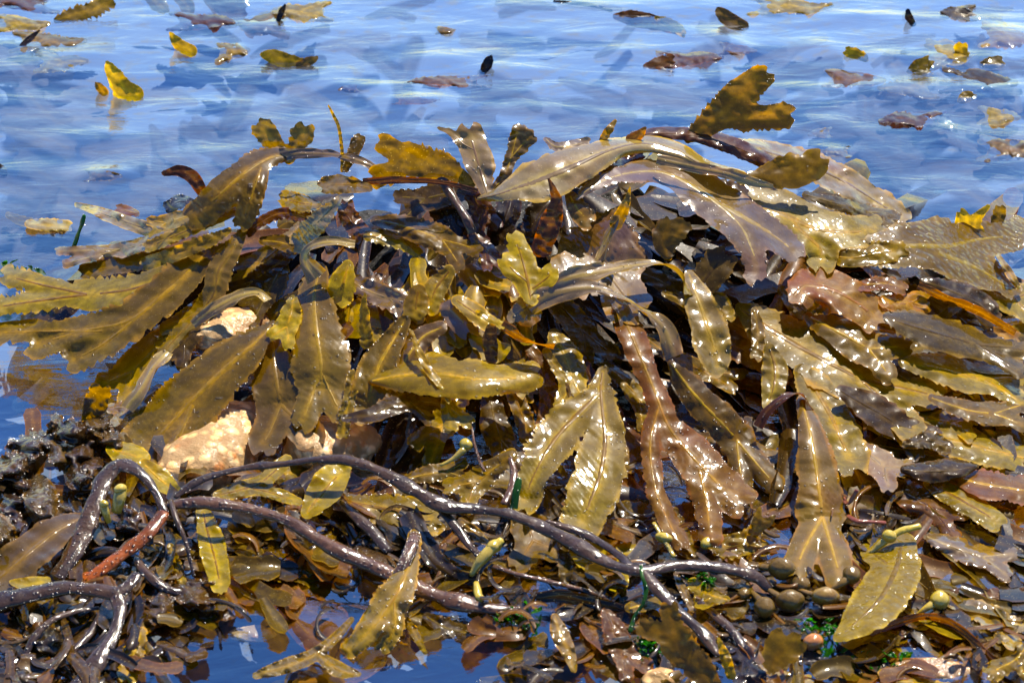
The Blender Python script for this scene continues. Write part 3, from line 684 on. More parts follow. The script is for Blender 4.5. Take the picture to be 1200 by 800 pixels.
D('dark brown strap like frond curving beneath the drooping fork', 'brown', '362,256,5 330,250,7 304,262,6 290,274,4', 34, 26, 3)
D('small brownish olive blade in the dark hollow under the crest', 'olive', '308,282,5 328,284,9 345,290,6', 22, 22)
D('rust brown blade hanging under the small yellow leaf', 'brown', '400,238,6 410,258,12 428,282,10', 26, 16)
# --- crest
D('drooping forked olive frond dotted with beads at the crest', 'olive', '334,180,7 314,186,13 290,200,18 262,224,21 240,245,18 226,256,11|306,196,10 298,220,13 290,244,13 284,262,9', 60, 40, 8, ser=1.6, tilt=(0, .02), beads=60, rip=1.2)
band('pale blue arched ribbon carrying the drooping forked frond', 'sheen', '328,183,9,60,0 352,180,7,64,-35 390,181,6,64,-45 425,190,6,58,-40 462,210,6,40,-30', beads=14)
D('pair of short olive lobes standing behind the arched ribbon', 'grey', '338,186,6 326,172,9 312,156,14 304,147,8|338,186,6 346,172,10 354,158,15 358,150,9', 40, 40, mode='S', lean=28, ser=2)
D('thread thin olive stalk rising highest over the crest', 'olive', '401,200,2.4 401,178,2.2 397,150,2 391,136,1.8 385,124,1.2', 50, 50, mode='S', lean=8, ser=0, name='upright_stalk', cat='seaweed stalk')
D('small upright blade with a glaring white tip beside the thin stalk', 'olive', '405,198,4 412,184,6 417,170,8 421,162,7', 52, 52, mode='S', lean=45, beads=240)
D('translucent yellow olive frond with ragged top standing at the crest', 'deep', '552,214,6 520,196,16 486,188,22 456,185,20 438,190,8', 34, 40, mode='S', lean=10, ser=3, per=12, beads=24)
D('small bright olive blade with dotted tip lying on the crest', 'gold', '432,220,6 412,216,10 394,216,11 380,218,7', 58, 56, 2, beads=60)
band('thin brown stalk strip running across the crest behind the small bright blade', 'brown', '425,213,4,58,0 470,211,4,58,10 520,214,3,54,0 560,224,3,48,0')
D('dark upturned brown strap curling up at the heap end', 'brown', '238,226,6 226,208,8 210,200,7 193,203,4', 44, 44, mode='S', lean=20, ser=0)
D('black scrap with bright glints below the upturned strap', 'dark', '226,238,6 210,236,9 196,244,6', 24, 24, 3, beads=150)
D('slim grey mauve strip leading out to the green sprig', 'sheen', '205,278,6 165,266,9 125,252,7 90,240,3', 20, 16, 3, ser=.5)
D('mauve blade wedged over the base of the grey mauve strip', 'mauve', '230,250,5 205,258,10 172,268,8', 30, 22, 2)
D('tiny orange lit leaf beside the grey mauve strip', 'pink', '160,250,4 148,247,7 139,244,4', 14, 14)
tubes('frond_stalk', 'thick reddish brown stalk slanting down through the crest', 'stembrown', '500,173,5,42 512,196,7,46 526,224,7,40 548,258,7,30 556,280,6,18', squash=.8)
D('pale translucent fan frond standing upright at the crest', 'sheen', '572,230,7 567,212,11 560,190,18 554,168,19 550,156,14|556,176,6 542,168,7 530,156,5 514,150,2.5', 40, 40, mode='S', lean=58, yaw=-15, beads=30, ser=1.5)
D('slender two lobed frond standing beside the pale fan', 'grey', '580,220,5 592,204,7 599,184,7 604,164,9 608,150,7|598,186,5 612,170,9 622,160,7', 40, 40, mode='S', lean=55, beads=30)
D('dark olive frond under the translucent standing frond at the crest', 'deep', '566,222,6 530,226,13 494,234,15 460,246,12', 16, 12, 3)
D('dark brown frond wedged between the slanting stalk and the pale fan', 'brown', '552,216,6 556,232,12 566,252,14 572,272,10', 20, 12, 3)
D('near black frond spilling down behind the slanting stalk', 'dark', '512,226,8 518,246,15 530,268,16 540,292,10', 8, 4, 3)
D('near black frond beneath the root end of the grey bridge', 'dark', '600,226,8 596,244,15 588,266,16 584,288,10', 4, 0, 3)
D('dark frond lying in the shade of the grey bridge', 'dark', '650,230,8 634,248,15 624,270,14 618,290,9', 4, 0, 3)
# --- large grey arches
D('wide smooth grey mauve frond bridging the dark hollow', 'sheen', '560,233,2 585,227,8 612,218,17 645,206,27 680,191,22 715,176,13 752,168,10 790,176,10 830,196,8 870,205,5', 46, 62, 14, ser=.5, rip=2.5, tilt=(0, -.13), cup=-.22)
D('second grey arched frond ending in two toothed lobes over the shade', 'sheen', '676,232,3 700,215,8 735,203,11 775,202,15 812,218,23 846,242,27 870,268,20 884,300,16 886,326,8|846,240,20 885,262,22 918,284,17 934,300,8', 54, 34, 14, ser=2, rip=2, tilt=(0, -.07), beads=40)
D('broad tan frond with blue sheen spreading behind the second arch', 'olive', '838,232,9 870,238,22 915,250,30 955,268,28 1000,272,19 1034,266,7|930,262,20 960,290,20 964,312,9', 34, 24, 8, ser=1.2, rip=2, tilt=(0, -.10))
D('tiny pale spike leaf sticking up from the grey bridge', 'mauve', '706,164,4 713,154,5 721,142,2', 58, 58, mode='S', lean=30)
D('white edged curl lying at the top of the grey bridge', 'sheen', '640,163,3 652,172,6 672,170,7 690,166,4', 52, 52, 3)
D('long dark brown frond lying along the top of the heap', 'brown', '742,158,4 780,156,7 820,160,9 862,172,11 905,192,8', 58, 44, 4, ser=.6, cup=-.3)
D('translucent forked olive frond with white glinting tips at the summit', 'olive', '806,163,5 824,150,13 846,132,17 866,112,18 886,94,15 898,88,8|844,142,10 872,138,15 900,136,16 920,136,12', 50, 50, mode='S', lean=18, ser=2, beads=110)
D('curled golden olive frond with two rounded lobes above the tan frond', 'gold', '878,206,5 904,208,11 930,206,16 948,196,19 958,188,13|892,202,6 912,192,8 928,187,5', 50, 50, mode='S', lean=35, ser=2)
D('long mauve frond with orange rib trailing down to the far water edge', 'sheen', '862,168,6 900,178,12 945,192,16 990,213,17 1030,238,15 1062,258,5', 36, 10, 8, ser=1.6, tilt=(0, .02))
D('slim dark golden blade pointing along the mauve frond with orange rib', 'deep', '944,228,5 975,237,8 1015,247,9 1060,262,3', 38, 16, 4, ser=1.2)
band('bluish shining strap laid over the arches', 'sheen', '770,186,7,70,-20 805,194,7,72,-25 850,203,7,68,-30 880,212,6,60,-20 906,219,3,52,-10')
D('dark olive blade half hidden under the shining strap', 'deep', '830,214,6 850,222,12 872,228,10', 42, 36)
D('rust brown blade seen through the gap of the arches', 'brown', '706,210,5 718,196,11 740,190,10 752,192,5', 40, 40, 3)
D('golden brown blade with a small hole behind the grey bridge', 'olive', '655,214,5 675,208,12 705,206,12 722,206,6', 34, 34)
D('little reddish leaf standing on the dark brown top frond', 'pink', '738,162,5 748,158,6 756,150,2', 62, 62, mode='S', lean=25)
# --- middle
D('pale olive frond with one tall and two side lobes over the black hollow', 'gold', '622,350,8 618,328,16 612,304,14 606,286,12 603,276,7|620,332,8 600,315,12 592,304,7|624,338,8 642,325,12 648,316,6', 44, 46, mode='S', lean=60, ser=2.4, rib=True, beads=10)
D('big mauve frond with torn jagged sides in the middle of the heap', 'sheen', '728,244,4 720,262,16 712,285,34 705,310,46 700,330,48 698,346,36', 50, 30, 5, ser=4, per=14, rip=2.5, beads=14)
D('twisted grey spike rising from the jagged mauve frond', 'grey', '722,262,8 731,245,6 736,230,3 738,220,1.2', 62, 62, mode='S', lean=15, ser=0)
band('blue shining fold running down the jagged mauve frond', 'sheen', '722,252,6,62,-40 716,270,8,58,-55 706,290,5,50,-50 698,306,2,46,-30')
D('tall narrow brown spike leaf beside the pink tinted blade', 'brown', '636,290,12 646,262,12 652,238,7 648,222,4 643,210,1.5', 40, 40, mode='S', lean=20, ser=0)
D('pink tinted short blade glaring at its lower edge', 'mauve', '668,230,7 676,244,12 688,258,9', 50, 44, beads=80)
D('olive brown blade hanging in the dark hollow below the fan frond', 'brown', '566,246,7 558,266,11 548,290,9', 24, 16)
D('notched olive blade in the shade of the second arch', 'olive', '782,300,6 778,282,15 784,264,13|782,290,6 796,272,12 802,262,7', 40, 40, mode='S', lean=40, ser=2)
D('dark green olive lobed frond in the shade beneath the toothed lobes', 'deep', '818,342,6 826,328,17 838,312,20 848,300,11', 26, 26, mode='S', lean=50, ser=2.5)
D('tan rounded blade just below the dark green lobed frond', 'olive', '828,344,5 840,356,13 850,370,11', 22, 18)
D('round tipped grey olive frond hanging over the black gap', 'grey', '808,322,6 818,350,15 830,385,21 838,412,20 840,428,13', 44, 26, 6, ser=.8, beads=30)
band('brown mauve ribbon arching across the middle of the heap', 'sheen', '640,338,6,42,0 668,326,11,50,-20 700,319,12,54,-35 737,312,10,58,-55 771,309,8,60,-80 796,320,10,56,-110 806,345,12,48,-60')
band('long curved ribbon turning from mauve to gold at its end', 'sheen', '620,362,9,40,0 643,346,13,46,-10 687,337,11,52,-40 717,343,8,54,-60 750,360,9,48,-70 778,384,11,40,-30 790,418,12,30,10')
D('reddish brown long frond forking into three hanging blades', 'pink', '728,366,12 740,392,17 754,426,15 768,460,14 784,500,18 812,535,26 842,566,26 874,590,12|772,476,10 762,520,12 768,572,12 784,612,13 800,640,8|820,550,18 828,590,17 832,628,14', 46, 14, 6, ser=1.6, rip=2.4, beads=60)
D('mauve and gold frond beside the reddish fork with glaring lower tip', 'olive', '787,426,5 804,450,15 828,478,20 852,502,22 874,530,21 884,558,18 892,580,11', 40, 12, 5, ser=1.2, beads=60)
D('pale frond forked into two wide toothed blades, one with a burst of sun', 'grey', '706,436,8 704,458,16 706,482,18 709,515,26 704,552,30 692,586,27 680,616,18|698,464,13 672,490,22 646,520,25 628,552,20 612,590,12', 32, 8, 8, ser=3, per=10, rip=2.2, beads=80)
D('wide horizontal golden frond with a mauve upper lip', 'gold', '436,446,5 470,440,17 508,438,23 550,443,23 590,444,17 626,440,10', 30, 30, 6, ser=1.4, cup=-.25, beads=20)
D('upright leaning olive frond with a gold rim below the pale scraps', 'olive', '474,376,7 462,396,13 446,424,20 436,452,22 430,478,20', 32, 14, 4, ser=.8, beads=60)
D('grey shining frond tucked beside the gold rimmed one', 'grey', '516,384,8 494,396,13 474,424,15 462,456,15 452,478,10', 26, 12, 8, ser=.6, beads=60)
D('narrow tan sliver laid across the horizontal golden frond', 'gold', '482,388,2 490,410,4 503,434,5 520,454,5 526,470,3', 42, 34, ser=.5)
D('torn olive scrap dangling below the horizontal golden frond', 'grey', '522,462,4 526,480,10 528,500,8|528,478,6 548,494,9', 26, 20, beads=60)
D('dark olive frond bent over the shaded hollow', 'deep', '404,490,5 440,484,10 476,470,14 508,472,16 522,486,10', 26, 20, 5, ser=2.4)
D('narrow frond with glaring white flank beside the broad ribbed frond', 'olive', '414,440,7 410,464,8 404,490,8 402,510,5', 24, 12, beads=200)
D('bright yellow tip of the rust brown twisted strip', 'gold', '560,366,3 574,374,5 590,382,5', 46, 44, rib=False)
band('rust brown twisted strip crossing the black gap', 'brown', '588,380,6,46,0 606,392,7,46,40 626,402,6,46,90 650,405,5,44,60', beads=10)
D('narrow bright yellow leaf hanging from the rust brown strip', 'gold', '640,412,5 652,430,5 664,446,2.5', 42, 34, rib=False)
D('short dark olive oblong leaf standing in the black gap', 'deep', '576,420,7 575,402,9 575,386,7', 30, 30, mode='S', lean=30, ser=.4)
D('grey olive rounded blade in half shade beside the yellow leaf', 'grey', '650,392,8 662,418,18 672,450,15 672,478,8', 16, 8)
D('thin olive sliver under the yellow hanging leaf', 'olive', '664,446,2 668,466,3 670,480,2', 26, 20, ser=0)
D('olive blade with pale rib slanting under the tall standing fan', 'olive', '440,258,6 470,264,12 506,276,15 540,292,14 558,306,6', 26, 22, 3)
D('shaded olive frond lying between the crest and the mid hollow', 'olive', '432,276,7 462,280,12 498,288,10', 22, 18)
D('brown blade curling down at the edge of the mid hollow', 'brown', '548,250,5 556,272,9 572,296,10 580,316,5', 30, 20)
D('golden square ended scrap shining in the pale middle', 'gold', '490,342,10 488,356,15 486,368,13', 30, 26, ser=1, beads=8)
D('mauve scrap with ragged rim beside the golden square one', 'sheen', '528,362,12 540,374,18 548,386,12', 26, 20, ser=2)
D('tan blade running up from the pale middle toward the hollow', 'olive', '526,318,8 512,336,14 504,356,12', 26, 20)
D('mauve blade with a yellow far end near the twisted strip', 'mauve', '536,352,7 556,366,11 574,380,8', 30, 28, ser=1.5)
D('slender yellow leaf pointing up out of the pale middle', 'gold', '430,400,8 427,376,7 426,356,4 428,344,1.5', 26, 26, mode='S', lean=30)
D('mauve sheet curling round a small dark hole', 'sheen', '400,322,8 430,340,14 462,352,13 490,364,6', 20, 18, rip=3)
D('blue shadowed blade below the jagged frond tip', 'sheen', '600,372,7 616,360,14 628,348,10', 34, 34, 2)
# --- right slope
D('large golden blistered frond at the heap end with two arms', 'crink', '1002,302,9 1030,292,20 1070,288,28 1110,288,30 1150,280,22 1196,276,14|1100,296,20 1140,312,22 1172,330,12 1190,344,6', 28, 22, 4, ser=1.8, beads=20, tilt=(0, .02))
D('three pointed yellow lobes standing behind the blistered frond', 'gold', '1140,276,14 1134,262,9 1128,246,3|1140,276,10 1144,258,7 1158,242,3|1122,272,6 1124,260,5 1122,250,2', 22, 22, mode='S', lean=15, ser=1)
D('small dark upright leaf beside the three pointed lobes', 'deep', '1164,268,6 1170,256,8 1172,242,4', 16, 16, mode='S', lean=20)
D('short golden leaf with a row of white glints along its end', 'gold', '972,300,6 1000,302,12 1030,296,13 1058,292,7', 30, 30, 2, beads=60)
D('pinkish orange lobed frond lying on the slope below the toothed lobes', 'pink', '930,346,9 946,334,20 976,340,24 1006,356,22 1030,376,10|940,344,12 958,358,12 960,366,6', 32, 20, 4, ser=2, rip=2)
D('tan leaf with glinting rim under the blistered frond', 'pink', '1010,334,6 1036,332,9 1060,338,5', 28, 24, beads=60)
D('brownish pink torn leaf behind the mossy golden one', 'pink', '1036,352,7 1060,356,12 1092,350,8', 22, 20)
D('long mossy dark golden frond lying along the slope', 'deep', '1040,372,7 1070,382,17 1105,392,20 1145,404,17 1206,424,12', 30, 24, 3, ser=3, per=12, beads=4)
D('dark olive frond above the mossy golden one', 'deep', '1084,330,6 1118,342,13 1150,358,14 1164,376,8', 30, 22, 4, ser=1)
band('dark brown thin strap dropping past the blistered frond', 'brown', '1076,334,4,32,0 1110,350,6,32,30 1150,366,6,30,40 1190,390,4,26,20')
D('pale tan blade reaching the frame edge beneath the blistered arm', 'olive', '1150,334,8 1180,346,18 1214,356,18', 16, 14)
D('narrow pale curved strip at the end of the blistered frond', 'mauve', '1170,300,3 1182,318,5 1193,336,3', 32, 26, ser=0, rib=False)
D('long grey olive frond with soft yellow rib running down the slope', 'olive', '868,362,8 900,384,24 940,408,31 985,432,30 1030,455,26 1070,474,18 1098,490,8', 14, 10, 4, ser=1.4, rip=2)
D('shaded brownish frond overlapping the head of the long grey one', 'olive', '950,372,8 985,390,20 1025,412,21 1062,426,8', 20, 16, 3, ser=1.6)
D('tan frond sheet lying below the mossy golden one', 'olive', '1060,424,8 1100,432,17 1150,444,19 1210,456,16', 14, 12, ser=1.6)
D('narrow upright golden blade at the rim of the black gap', 'gold', '884,364,4 888,388,8 886,418,5', 32, 22, ser=1.6)
D('small grey leaf with smooth outline beside the golden upright blade', 'grey', '902,408,7 908,430,15 907,452,16 900,474,7', 28, 20, ser=.5)
D('wide grey olive frond hanging down behind the red stained one', 'olive', '940,436,10 958,460,22 976,492,28 988,520,24 1000,546,12', 20, 12, 3, ser=1.5)
D('dark golden folded frond slanting below the long grey one', 'deep', '986,458,7 1014,474,16 1044,492,18 1070,512,13 1090,524,5', 26, 18, ser=1.4)
D('small dark gold leaf at the foot of the folded one', 'deep', '1062,520,5 1088,516,10 1112,524,6', 22, 18)
band('dark curled strap arching round the black gap', 'brown', '888,500,6,24,0 900,480,6,32,-30 922,464,7,38,-60 940,462,7,36,-100 950,480,8,30,-60')
D('long pale frond with a red stain hanging to the pebbles', 'mauve', '940,470,7 948,500,14 956,545,22 962,590,29 966,630,34 964,662,32 956,684,18', 34, 12, 7, ser=1.2, rip=1.4, beads=40)
D('pinkish tan frond with glinting edge at the frame side', 'olive', '1092,466,5 1126,478,11 1160,484,15 1212,484,18', 18, 14, beads=60)
D('yellow olive sheet with scattered sun spots below the pinkish tan one', 'olive', '1040,504,8 1090,510,18 1150,524,20 1214,540,16', 10, 8, beads=70)
D('brown olive frond sliding under the yellow sheet', 'olive', '1068,484,6 1100,492,14 1150,500,12', 8, 8)
D('grey frond with blue sheen and a gold lower edge', 'sheen', '1006,522,6 1022,536,16 1040,550,18 1056,562,7', 20, 14, tilt=(.1, -.12))
D('smooth dark olive spindle shaped leaf on the slope', 'deep', '1060,550,5 1090,552,12 1120,550,12 1143,546,4', 22, 20, cup=-.3, ser=.5)
D('orange lit brown frond reaching the frame side', 'pink', '1118,558,8 1150,566,16 1212,576,17', 12, 10)
D('brown frond with wavy edge stepping down to the blue pool', 'brown', '1028,562,6 1060,578,15 1095,596,17 1130,618,10', 10, 5, 3)
D('tan frond beside the blue pool under the orange lit one', 'olive', '1088,566,6 1120,582,15 1155,602,14 1174,614,5', 10, 5, 3)
D('grey brown frond spread behind the red twigs', 'grey', '990,520,8 1008,560,22 1030,600,26 1060,625,20 1090,640,8', 6, 2)
# --- near right corner
D('pale blistered yellow frond curling down to a narrow tip', 'crink', '1056,640,20 1050,666,29 1032,700,29 1008,724,20 990,740,11 980,747,5|1040,660,12 1024,648,16 1018,636,8', 20, 10, 3, ser=.8, beads=40)
D('bluish flat frond with golden toothed lower edge by the pool', 'sheen', '1086,628,4 1110,638,12 1145,650,15 1190,662,16', 10, 3, 2, ser=2.5, tilt=(0, -.05))
D('flat brown frond floating under the golden green bladder', 'brown', '1105,695,5 1150,696,9 1200,700,9', 3, 2)
D('grey blue frond lying flat at the near frame corner', 'sheen', '1108,706,4 1140,712,11 1172,728,15 1200,748,8', 5, 3, tilt=(0, -.04))
band('red brown looping strap low in the near corner', 'brown', '1012,746,4,5,0 1050,730,5,10,20 1090,722,5,12,30 1125,736,5,10,20 1165,775,4,5,0', beads=14)
D('dark brown floating frond below the looping strap', 'brown', '1030,742,4 1070,738,9 1120,745,8', 3, 2)
D('small golden frond with three rounded lobes under the dark stem', 'gold', '852,702,4 836,698,9 820,690,9 810,685,5|832,700,6 826,704,9 816,704,5', 14, 12, 2)
D('little fan shaped golden frond with a notched rim', 'gold', '904,786,5 908,774,15 914,762,20 918,750,13|910,766,10 926,758,14 936,752,6', 8, 10, mode='S', lean=35, ser=2)
D('upright translucent olive frond leaning beside the bright green strands', 'olive', '835,800,10 818,782,18 798,758,20 778,732,19 764,716,10', 10, 24, mode='S', lean=45, ser=2.4, per=12)
D('narrow olive lobe beside the leaning translucent frond', 'gold', '856,790,6 850,770,6 842,748,2', 10, 12, mode='S', lean=40)
D('blue grey flat frond at the bottom edge', 'sheen', '884,782,6 910,792,10 950,806,10', 4, 3, tilt=(0, -.05))
D('blue grey frond beside the rough ochre stone', 'mauve', '1034,788,5 1070,800,8 1110,808,8', 4, 3)
D('pale yellow forked leaf at the near corner of the frame', 'gold', '1204,756,6 1190,772,8 1172,782,12 1160,788,8|1192,772,6 1202,792,8', 12, 10)
D('dark brown flat frond under the little fan frond', 'dark', '940,774,4 975,778,8 1014,794,6', 4, 2)
D('curling dark frond hanging beside the near stem end', 'dark', '838,728,5 858,750,12 874,778,13 880,800,9', 6, 5)
# --- near middle and left
D('tan golden blade with bright glints beside the dark stem', 'gold', '600,532,7 580,548,13 556,566,18 534,584,14', 22, 12, beads=130)
D('wide tan blade under the stem with a burst of sun', 'olive', '410,588,8 440,594,18 476,600,20 510,608,11', 8, 6, beads=120)
D('narrow olive blade lying level above the dark stem', 'olive', '478,560,5 510,554,11 552,550,8', 12, 10)
D('tan brown blade hanging under the thick stem', 'olive', '608,600,10 622,625,24 632,655,22', 8, 6)
D('golden orange blade beneath the sun bursting pale frond', 'gold', '664,620,10 700,650,24 740,668,16', 4, 3)
D('golden narrow lobes hanging at the foot of the reddish fork', 'gold', '790,600,6 800,625,9 806,650,7', 8, 6)
D('golden crumpled leaf between the stem and the bladders', 'gold', '830,630,6 850,640,14 876,636,14 896,628,6', 10, 8, rip=4, beads=60)
D('pointed pale tuft of three small tips above the bladders', 'gold', '880,632,6 886,615,7 890,596,3|884,622,5 900,612,6 908,604,2', 12, 12, mode='S', lean=25)
D('brown frond with orange rib hanging below the stems and fraying at its end', 'mauve', '486,628,8 482,650,10 474,676,15 462,700,21 444,726,20 424,748,12 406,764,5|462,706,12 462,735,11 448,760,6', 24, 6, 8, ser=1.6, beads=90)
D('small dark olive teardrop leaf hanging from the stem', 'deep', '656,634,3 661,650,7 663,668,8 662,680,5', 18, 14, rib=False, ser=0)
D('narrow olive leaf caught below the branching stem', 'olive', '540,610,4 556,624,7 574,638,3', 16, 12)
D('dark golden ribbed blade hanging beneath the thick stem', 'gold', '238,600,9 244,625,14 252,655,16 258,684,12', 14, 6, 2, ser=.8)
D('slender olive blade next to the thin hanging twig', 'olive', '200,640,4 205,658,7 213,682,6', 10, 6)
D('forked olive frond lying along the curved stem', 'olive', '254,580,5 280,574,10 304,566,10 324,550,10 336,540,8|296,572,6 322,578,8 350,588,5', 26, 24, 2, ser=.6)
D('square ended olive blade behind the stem', 'gold', '360,600,8 374,582,18 388,566,20 400,552,12', 18, 22, 2, ser=.6)
D('grey frond with yellow rib curving in from the frame side', 'grey', '98,605,4 72,618,16 42,640,22 10,668,24 -20,690,22', 20, 14, 5, ser=.8, tilt=(.03, .05))
D('little yellow green leaf under the grey ribbed frond', 'gold', '14,682,3 34,684,8 56,680,4', 22, 20, rib=False, ser=.2)
D('small golden leaf folded between the crust and the largest frond', 'gold', '132,526,8 150,532,15 166,536,10', 20, 18, ser=.3)
D('golden leaf with a torn point beside the granite block', 'gold', '170,545,8 186,560,14 204,574,8', 20, 14, ser=.5)
D('rust brown sheet of weed lying just under clear water', 'brown', '255,690,10 300,694,20 350,708,24 395,734,14|330,700,12 350,730,16 372,752,8', 1, -2, flat=True, rip=1)
D('olive brown sheet sunk in front of the rust brown one', 'deep', '270,664,8 320,668,12 376,672,8', 2, 0, flat=True)
D('small forked olive frond floating at the near edge', 'grey', '412,726,4 392,748,6 366,768,8 330,782,9 300,790,5|372,766,6 396,784,9 420,790,4', 10, 6, 2, ser=.6)
D('mauve flat blade among the thin near stems', 'mauve', '164,742,8 158,760,13 150,790,13', 10, 8)
D('mauve curved leaf rising from the dark water in the near middle', 'mauve', '650,722,4 656,740,10 666,762,9 672,784,4', 14, 12, rib=False, ser=.2)
D('brown mottled frond standing between green algae and dark water', 'brown', '712,718,8 722,742,15 732,768,15 748,790,8', 12, 8)
D('yellow tipped pale leaf in the dark water near the stem fork', 'gold', '738,712,6 752,708,9 770,704,7', 10, 8)
D('pale sliver leaf under the stem fork', 'grey', '792,672,3 800,690,5 812,712,5', 16, 8, ser=0)
D('brown sunk frond with olive rim in the near middle', 'deep', '500,722,6 530,738,12 575,742,11 610,732,5', 2, 1)
D('narrow golden leaf hanging below the fraying brown frond', 'gold', '474,724,4 486,742,6 498,764,3', 8, 6, rib=False)
D('olive leaf lying in the near dark pool', 'deep', '680,760,6 710,780,12 750,796,10', 3, 2)

# ------------------------------------------------------------------ folded straps
band('blue lit folded strap below the fan of olive fronds', 'sheen', '148,478,9,16,-30 166,455,12,24,-50 180,430,12,26,-50 196,412,8,22,-30')
band('grey strap arching over the orange stone', 'sheen', '226,380,5,18,0 250,362,8,26,-30 276,348,9,32,-40 300,343,7,34,-50 314,352,6,30,-40')
band('crinkled pale blue strap rising out of the broad ribbed frond', 'sheen', '372,325,13,34,0 358,305,9,46,-30 362,290,8,54,-50 384,283,8,56,-50 416,286,6,50,-40', cup=.3)
band('twisted grey strip hanging beneath the jagged frond', 'sheen', '720,352,6,40,10 730,366,9,44,-30 738,384,10,40,-10', cup=.3)
band('blue black flat strap slipping under the near stems', 'dark', '478,600,12,12,0 492,628,14,12,-20 508,655,12,10,-20 535,676,10,8,0 560,678,7,6,0')
band('brown flat strap lying in the near dark water', 'dark', '628,700,6,8,0 660,698,8,10,20 700,706,7,8,10 740,716,4,4,0')

# ------------------------------------------------------------------ bare stems
T_ = tubes
T_('seaweed_stem', 'thick grey stem looping over at the near side with a dazzling flank', 'stem', '60,684,13,10 78,660,14,16 96,628,14,24 110,592,12,34 124,558,11,42 142,545,10,46 162,553,7,46 180,572,6,40 192,600,7,32', squash=.45, beads=160)
T_('seaweed_stem', 'orange brown thick stem rising toward the loop', 'stemorange', '92,684,12,8 118,668,13,14 145,648,13,20 168,630,13,26 184,612,10,30 192,600,8,32', squash=.6, beads=50)
T_('seaweed_stem', 'forked grey stem sweeping in along the near frame side', 'stem', '-14,708,15,18 30,698,15,22 70,690,12,24 108,690,11,26 136,694,10,26 152,684,9,28 160,672,8,30|136,694,9,26 140,716,8,22 132,744,9,18 112,776,13,14 90,806,13,10', squash=.55, beads=40)
T_('seaweed_stem', 'thick smooth brown stem lying level across the near middle', 'stembrown', '196,592,7,32 225,589,9,34 260,591,10,34 300,598,10,32 340,611,10,30 371,631,9,26 405,650,10,22 440,664,10,18 480,684,11,14 520,700,12,10 568,712,12,8 610,716,8,4', squash=.7, beads=50)
T_('seaweed_stem', 'longest dark stem snaking down from the stone to the round bladders', 'stem', '205,582,5,28 236,562,6,34 287,548,6,38 337,543,7,40 375,538,8,42 410,540,9,42 450,554,10,40 490,576,12,36 520,592,12,32 560,596,9,30 602,604,8,30 643,621,9,28 687,645,11,26 720,662,10,24 752,668,10,24 800,662,9,22 850,666,11,18 885,676,12,12 902,690,7,6|512,592,7,30 530,612,6,24 548,636,6,18 564,654,5,12|752,668,9,24 770,690,9,20 796,716,9,16 822,740,9,12 842,768,6,6|640,610,4,26 690,628,7,22 725,650,7,22 738,664,5,22', squash=.62, beads=60, partnames=['main_stalk', 'side_branch', 'side_branch', 'side_branch'])
T_('seaweed_stem', 'short dark stem curving behind the orange brown one', 'stem', '158,652,6,14 172,672,8,14 192,688,8,10 218,696,7,6')
T_('seaweed_stem', 'thin twig dropping from the stem joint', 'stem', '200,586,3.5,36 206,606,4,34 218,636,3.2,24 227,674,2.5,10', squash=.9)
T_('seaweed_stem', 'dark slanting stem crossing beneath the longest one', 'stem', '398,586,7,14 416,604,8,14 434,620,8,12 456,646,7,8')
T_('seaweed_stem', 'thin brown stem running through the dark near water', 'stembrown', '575,662,3,14 606,672,3,14 640,680,3.4,12 680,690,3.2,10 712,700,2.6,6')
T_('seaweed_stem', 'wrinkled brown stump above the fraying frond', 'stembrown', '486,626,7,32 482,640,8,32 474,660,9,28 466,676,8,22', beads=160)
T_('seaweed_stem', 'pale thin loop near the frame corner', 'stem', '28,770,4,8 42,744,5,14 62,726,5,18 88,716,4,18 116,712,3,16')
T_('seaweed_stem', 'thin low stem crossing the near frame corner', 'stem', '-10,776,6,8 30,784,6,8 66,774,6,10 100,748,6,12 118,720,5,14')
T_('seaweed_stem', 'slim brown curved strap stem below the bladder cluster', 'stem', '820,704,5,12 842,724,7,10 862,744,7,8 876,770,5,4')
T_('red_twig', 'short red brown twig standing on the grey brown frond', 'stemred', '986,578,2.5,12 993,590,3,14 1001,580,3,22 1004,574,3,26', cat='twig', group='red twigs', beads=3)
T_('red_twig', 'longer red brown twig lying level on the grey brown frond', 'stemred', '994,604,3,14 1004,610,3.6,16 1020,611,3,16 1038,612,3,14', cat='twig', group='red twigs', beads=3)
T_('seaweed_stem', 'gold stem slanting behind the foot of the reddish fork', 'bladder', '766,612,2,18 778,632,3,14 790,652,3,8')
T_('seaweed_stem', 'dark red stalk tangled beside the pale forked frond', 'stembrown', '598,536,3,26 602,552,5,24 600,572,5,22 590,590,5,20')
T_('seaweed_stem', 'thin upright tan stem in the shaded hollow', 'stembrown', '553,500,1.5,24 556,520,2,22 562,540,2.5,18 568,552,2.5,16')

# ------------------------------------------------------------------ bladders
B_ = bladder
B_('yellow club shaped bladder casting a thin shadow beside the branch end', 'bladder', 579, 640, 9, 24, tail='552,674,5,10 562,658,6,18 576,642,7,24 588,632,5,28')
B_('bright yellow green bladder with a long beak on the slope', 'bladder', 1042, 628, 8, 22, tail='1020,648,3,10 1036,634,5,18 1056,622,4.5,24 1078,616,4,26')
B_('plump yellow green bladder beside the blistered frond', 'bladder', 1101, 703, 12, 12, tail='1072,722,2.5,4 1086,712,4,10 1104,702,6,12')
B_('upper round brown bladder of the pile at the stem end', 'bladderdark', 916, 666, 14.5, 12, tail='890,664,3,8 902,665,5,10 914,666,6,12')
B_('oval brown bladder nearest the three lobed golden frond', 'bladderdark', 896, 711, 13, 8, tail='878,690,3,6 888,700,5,8 896,710,5,8')
B_('golden brown egg shaped bladder at the foot of the red stained frond', 'bladderbrown', 968, 699, 13, 10, stretch=1.3, tail='935,690,3,6 950,695,5,8 967,699,6,10')
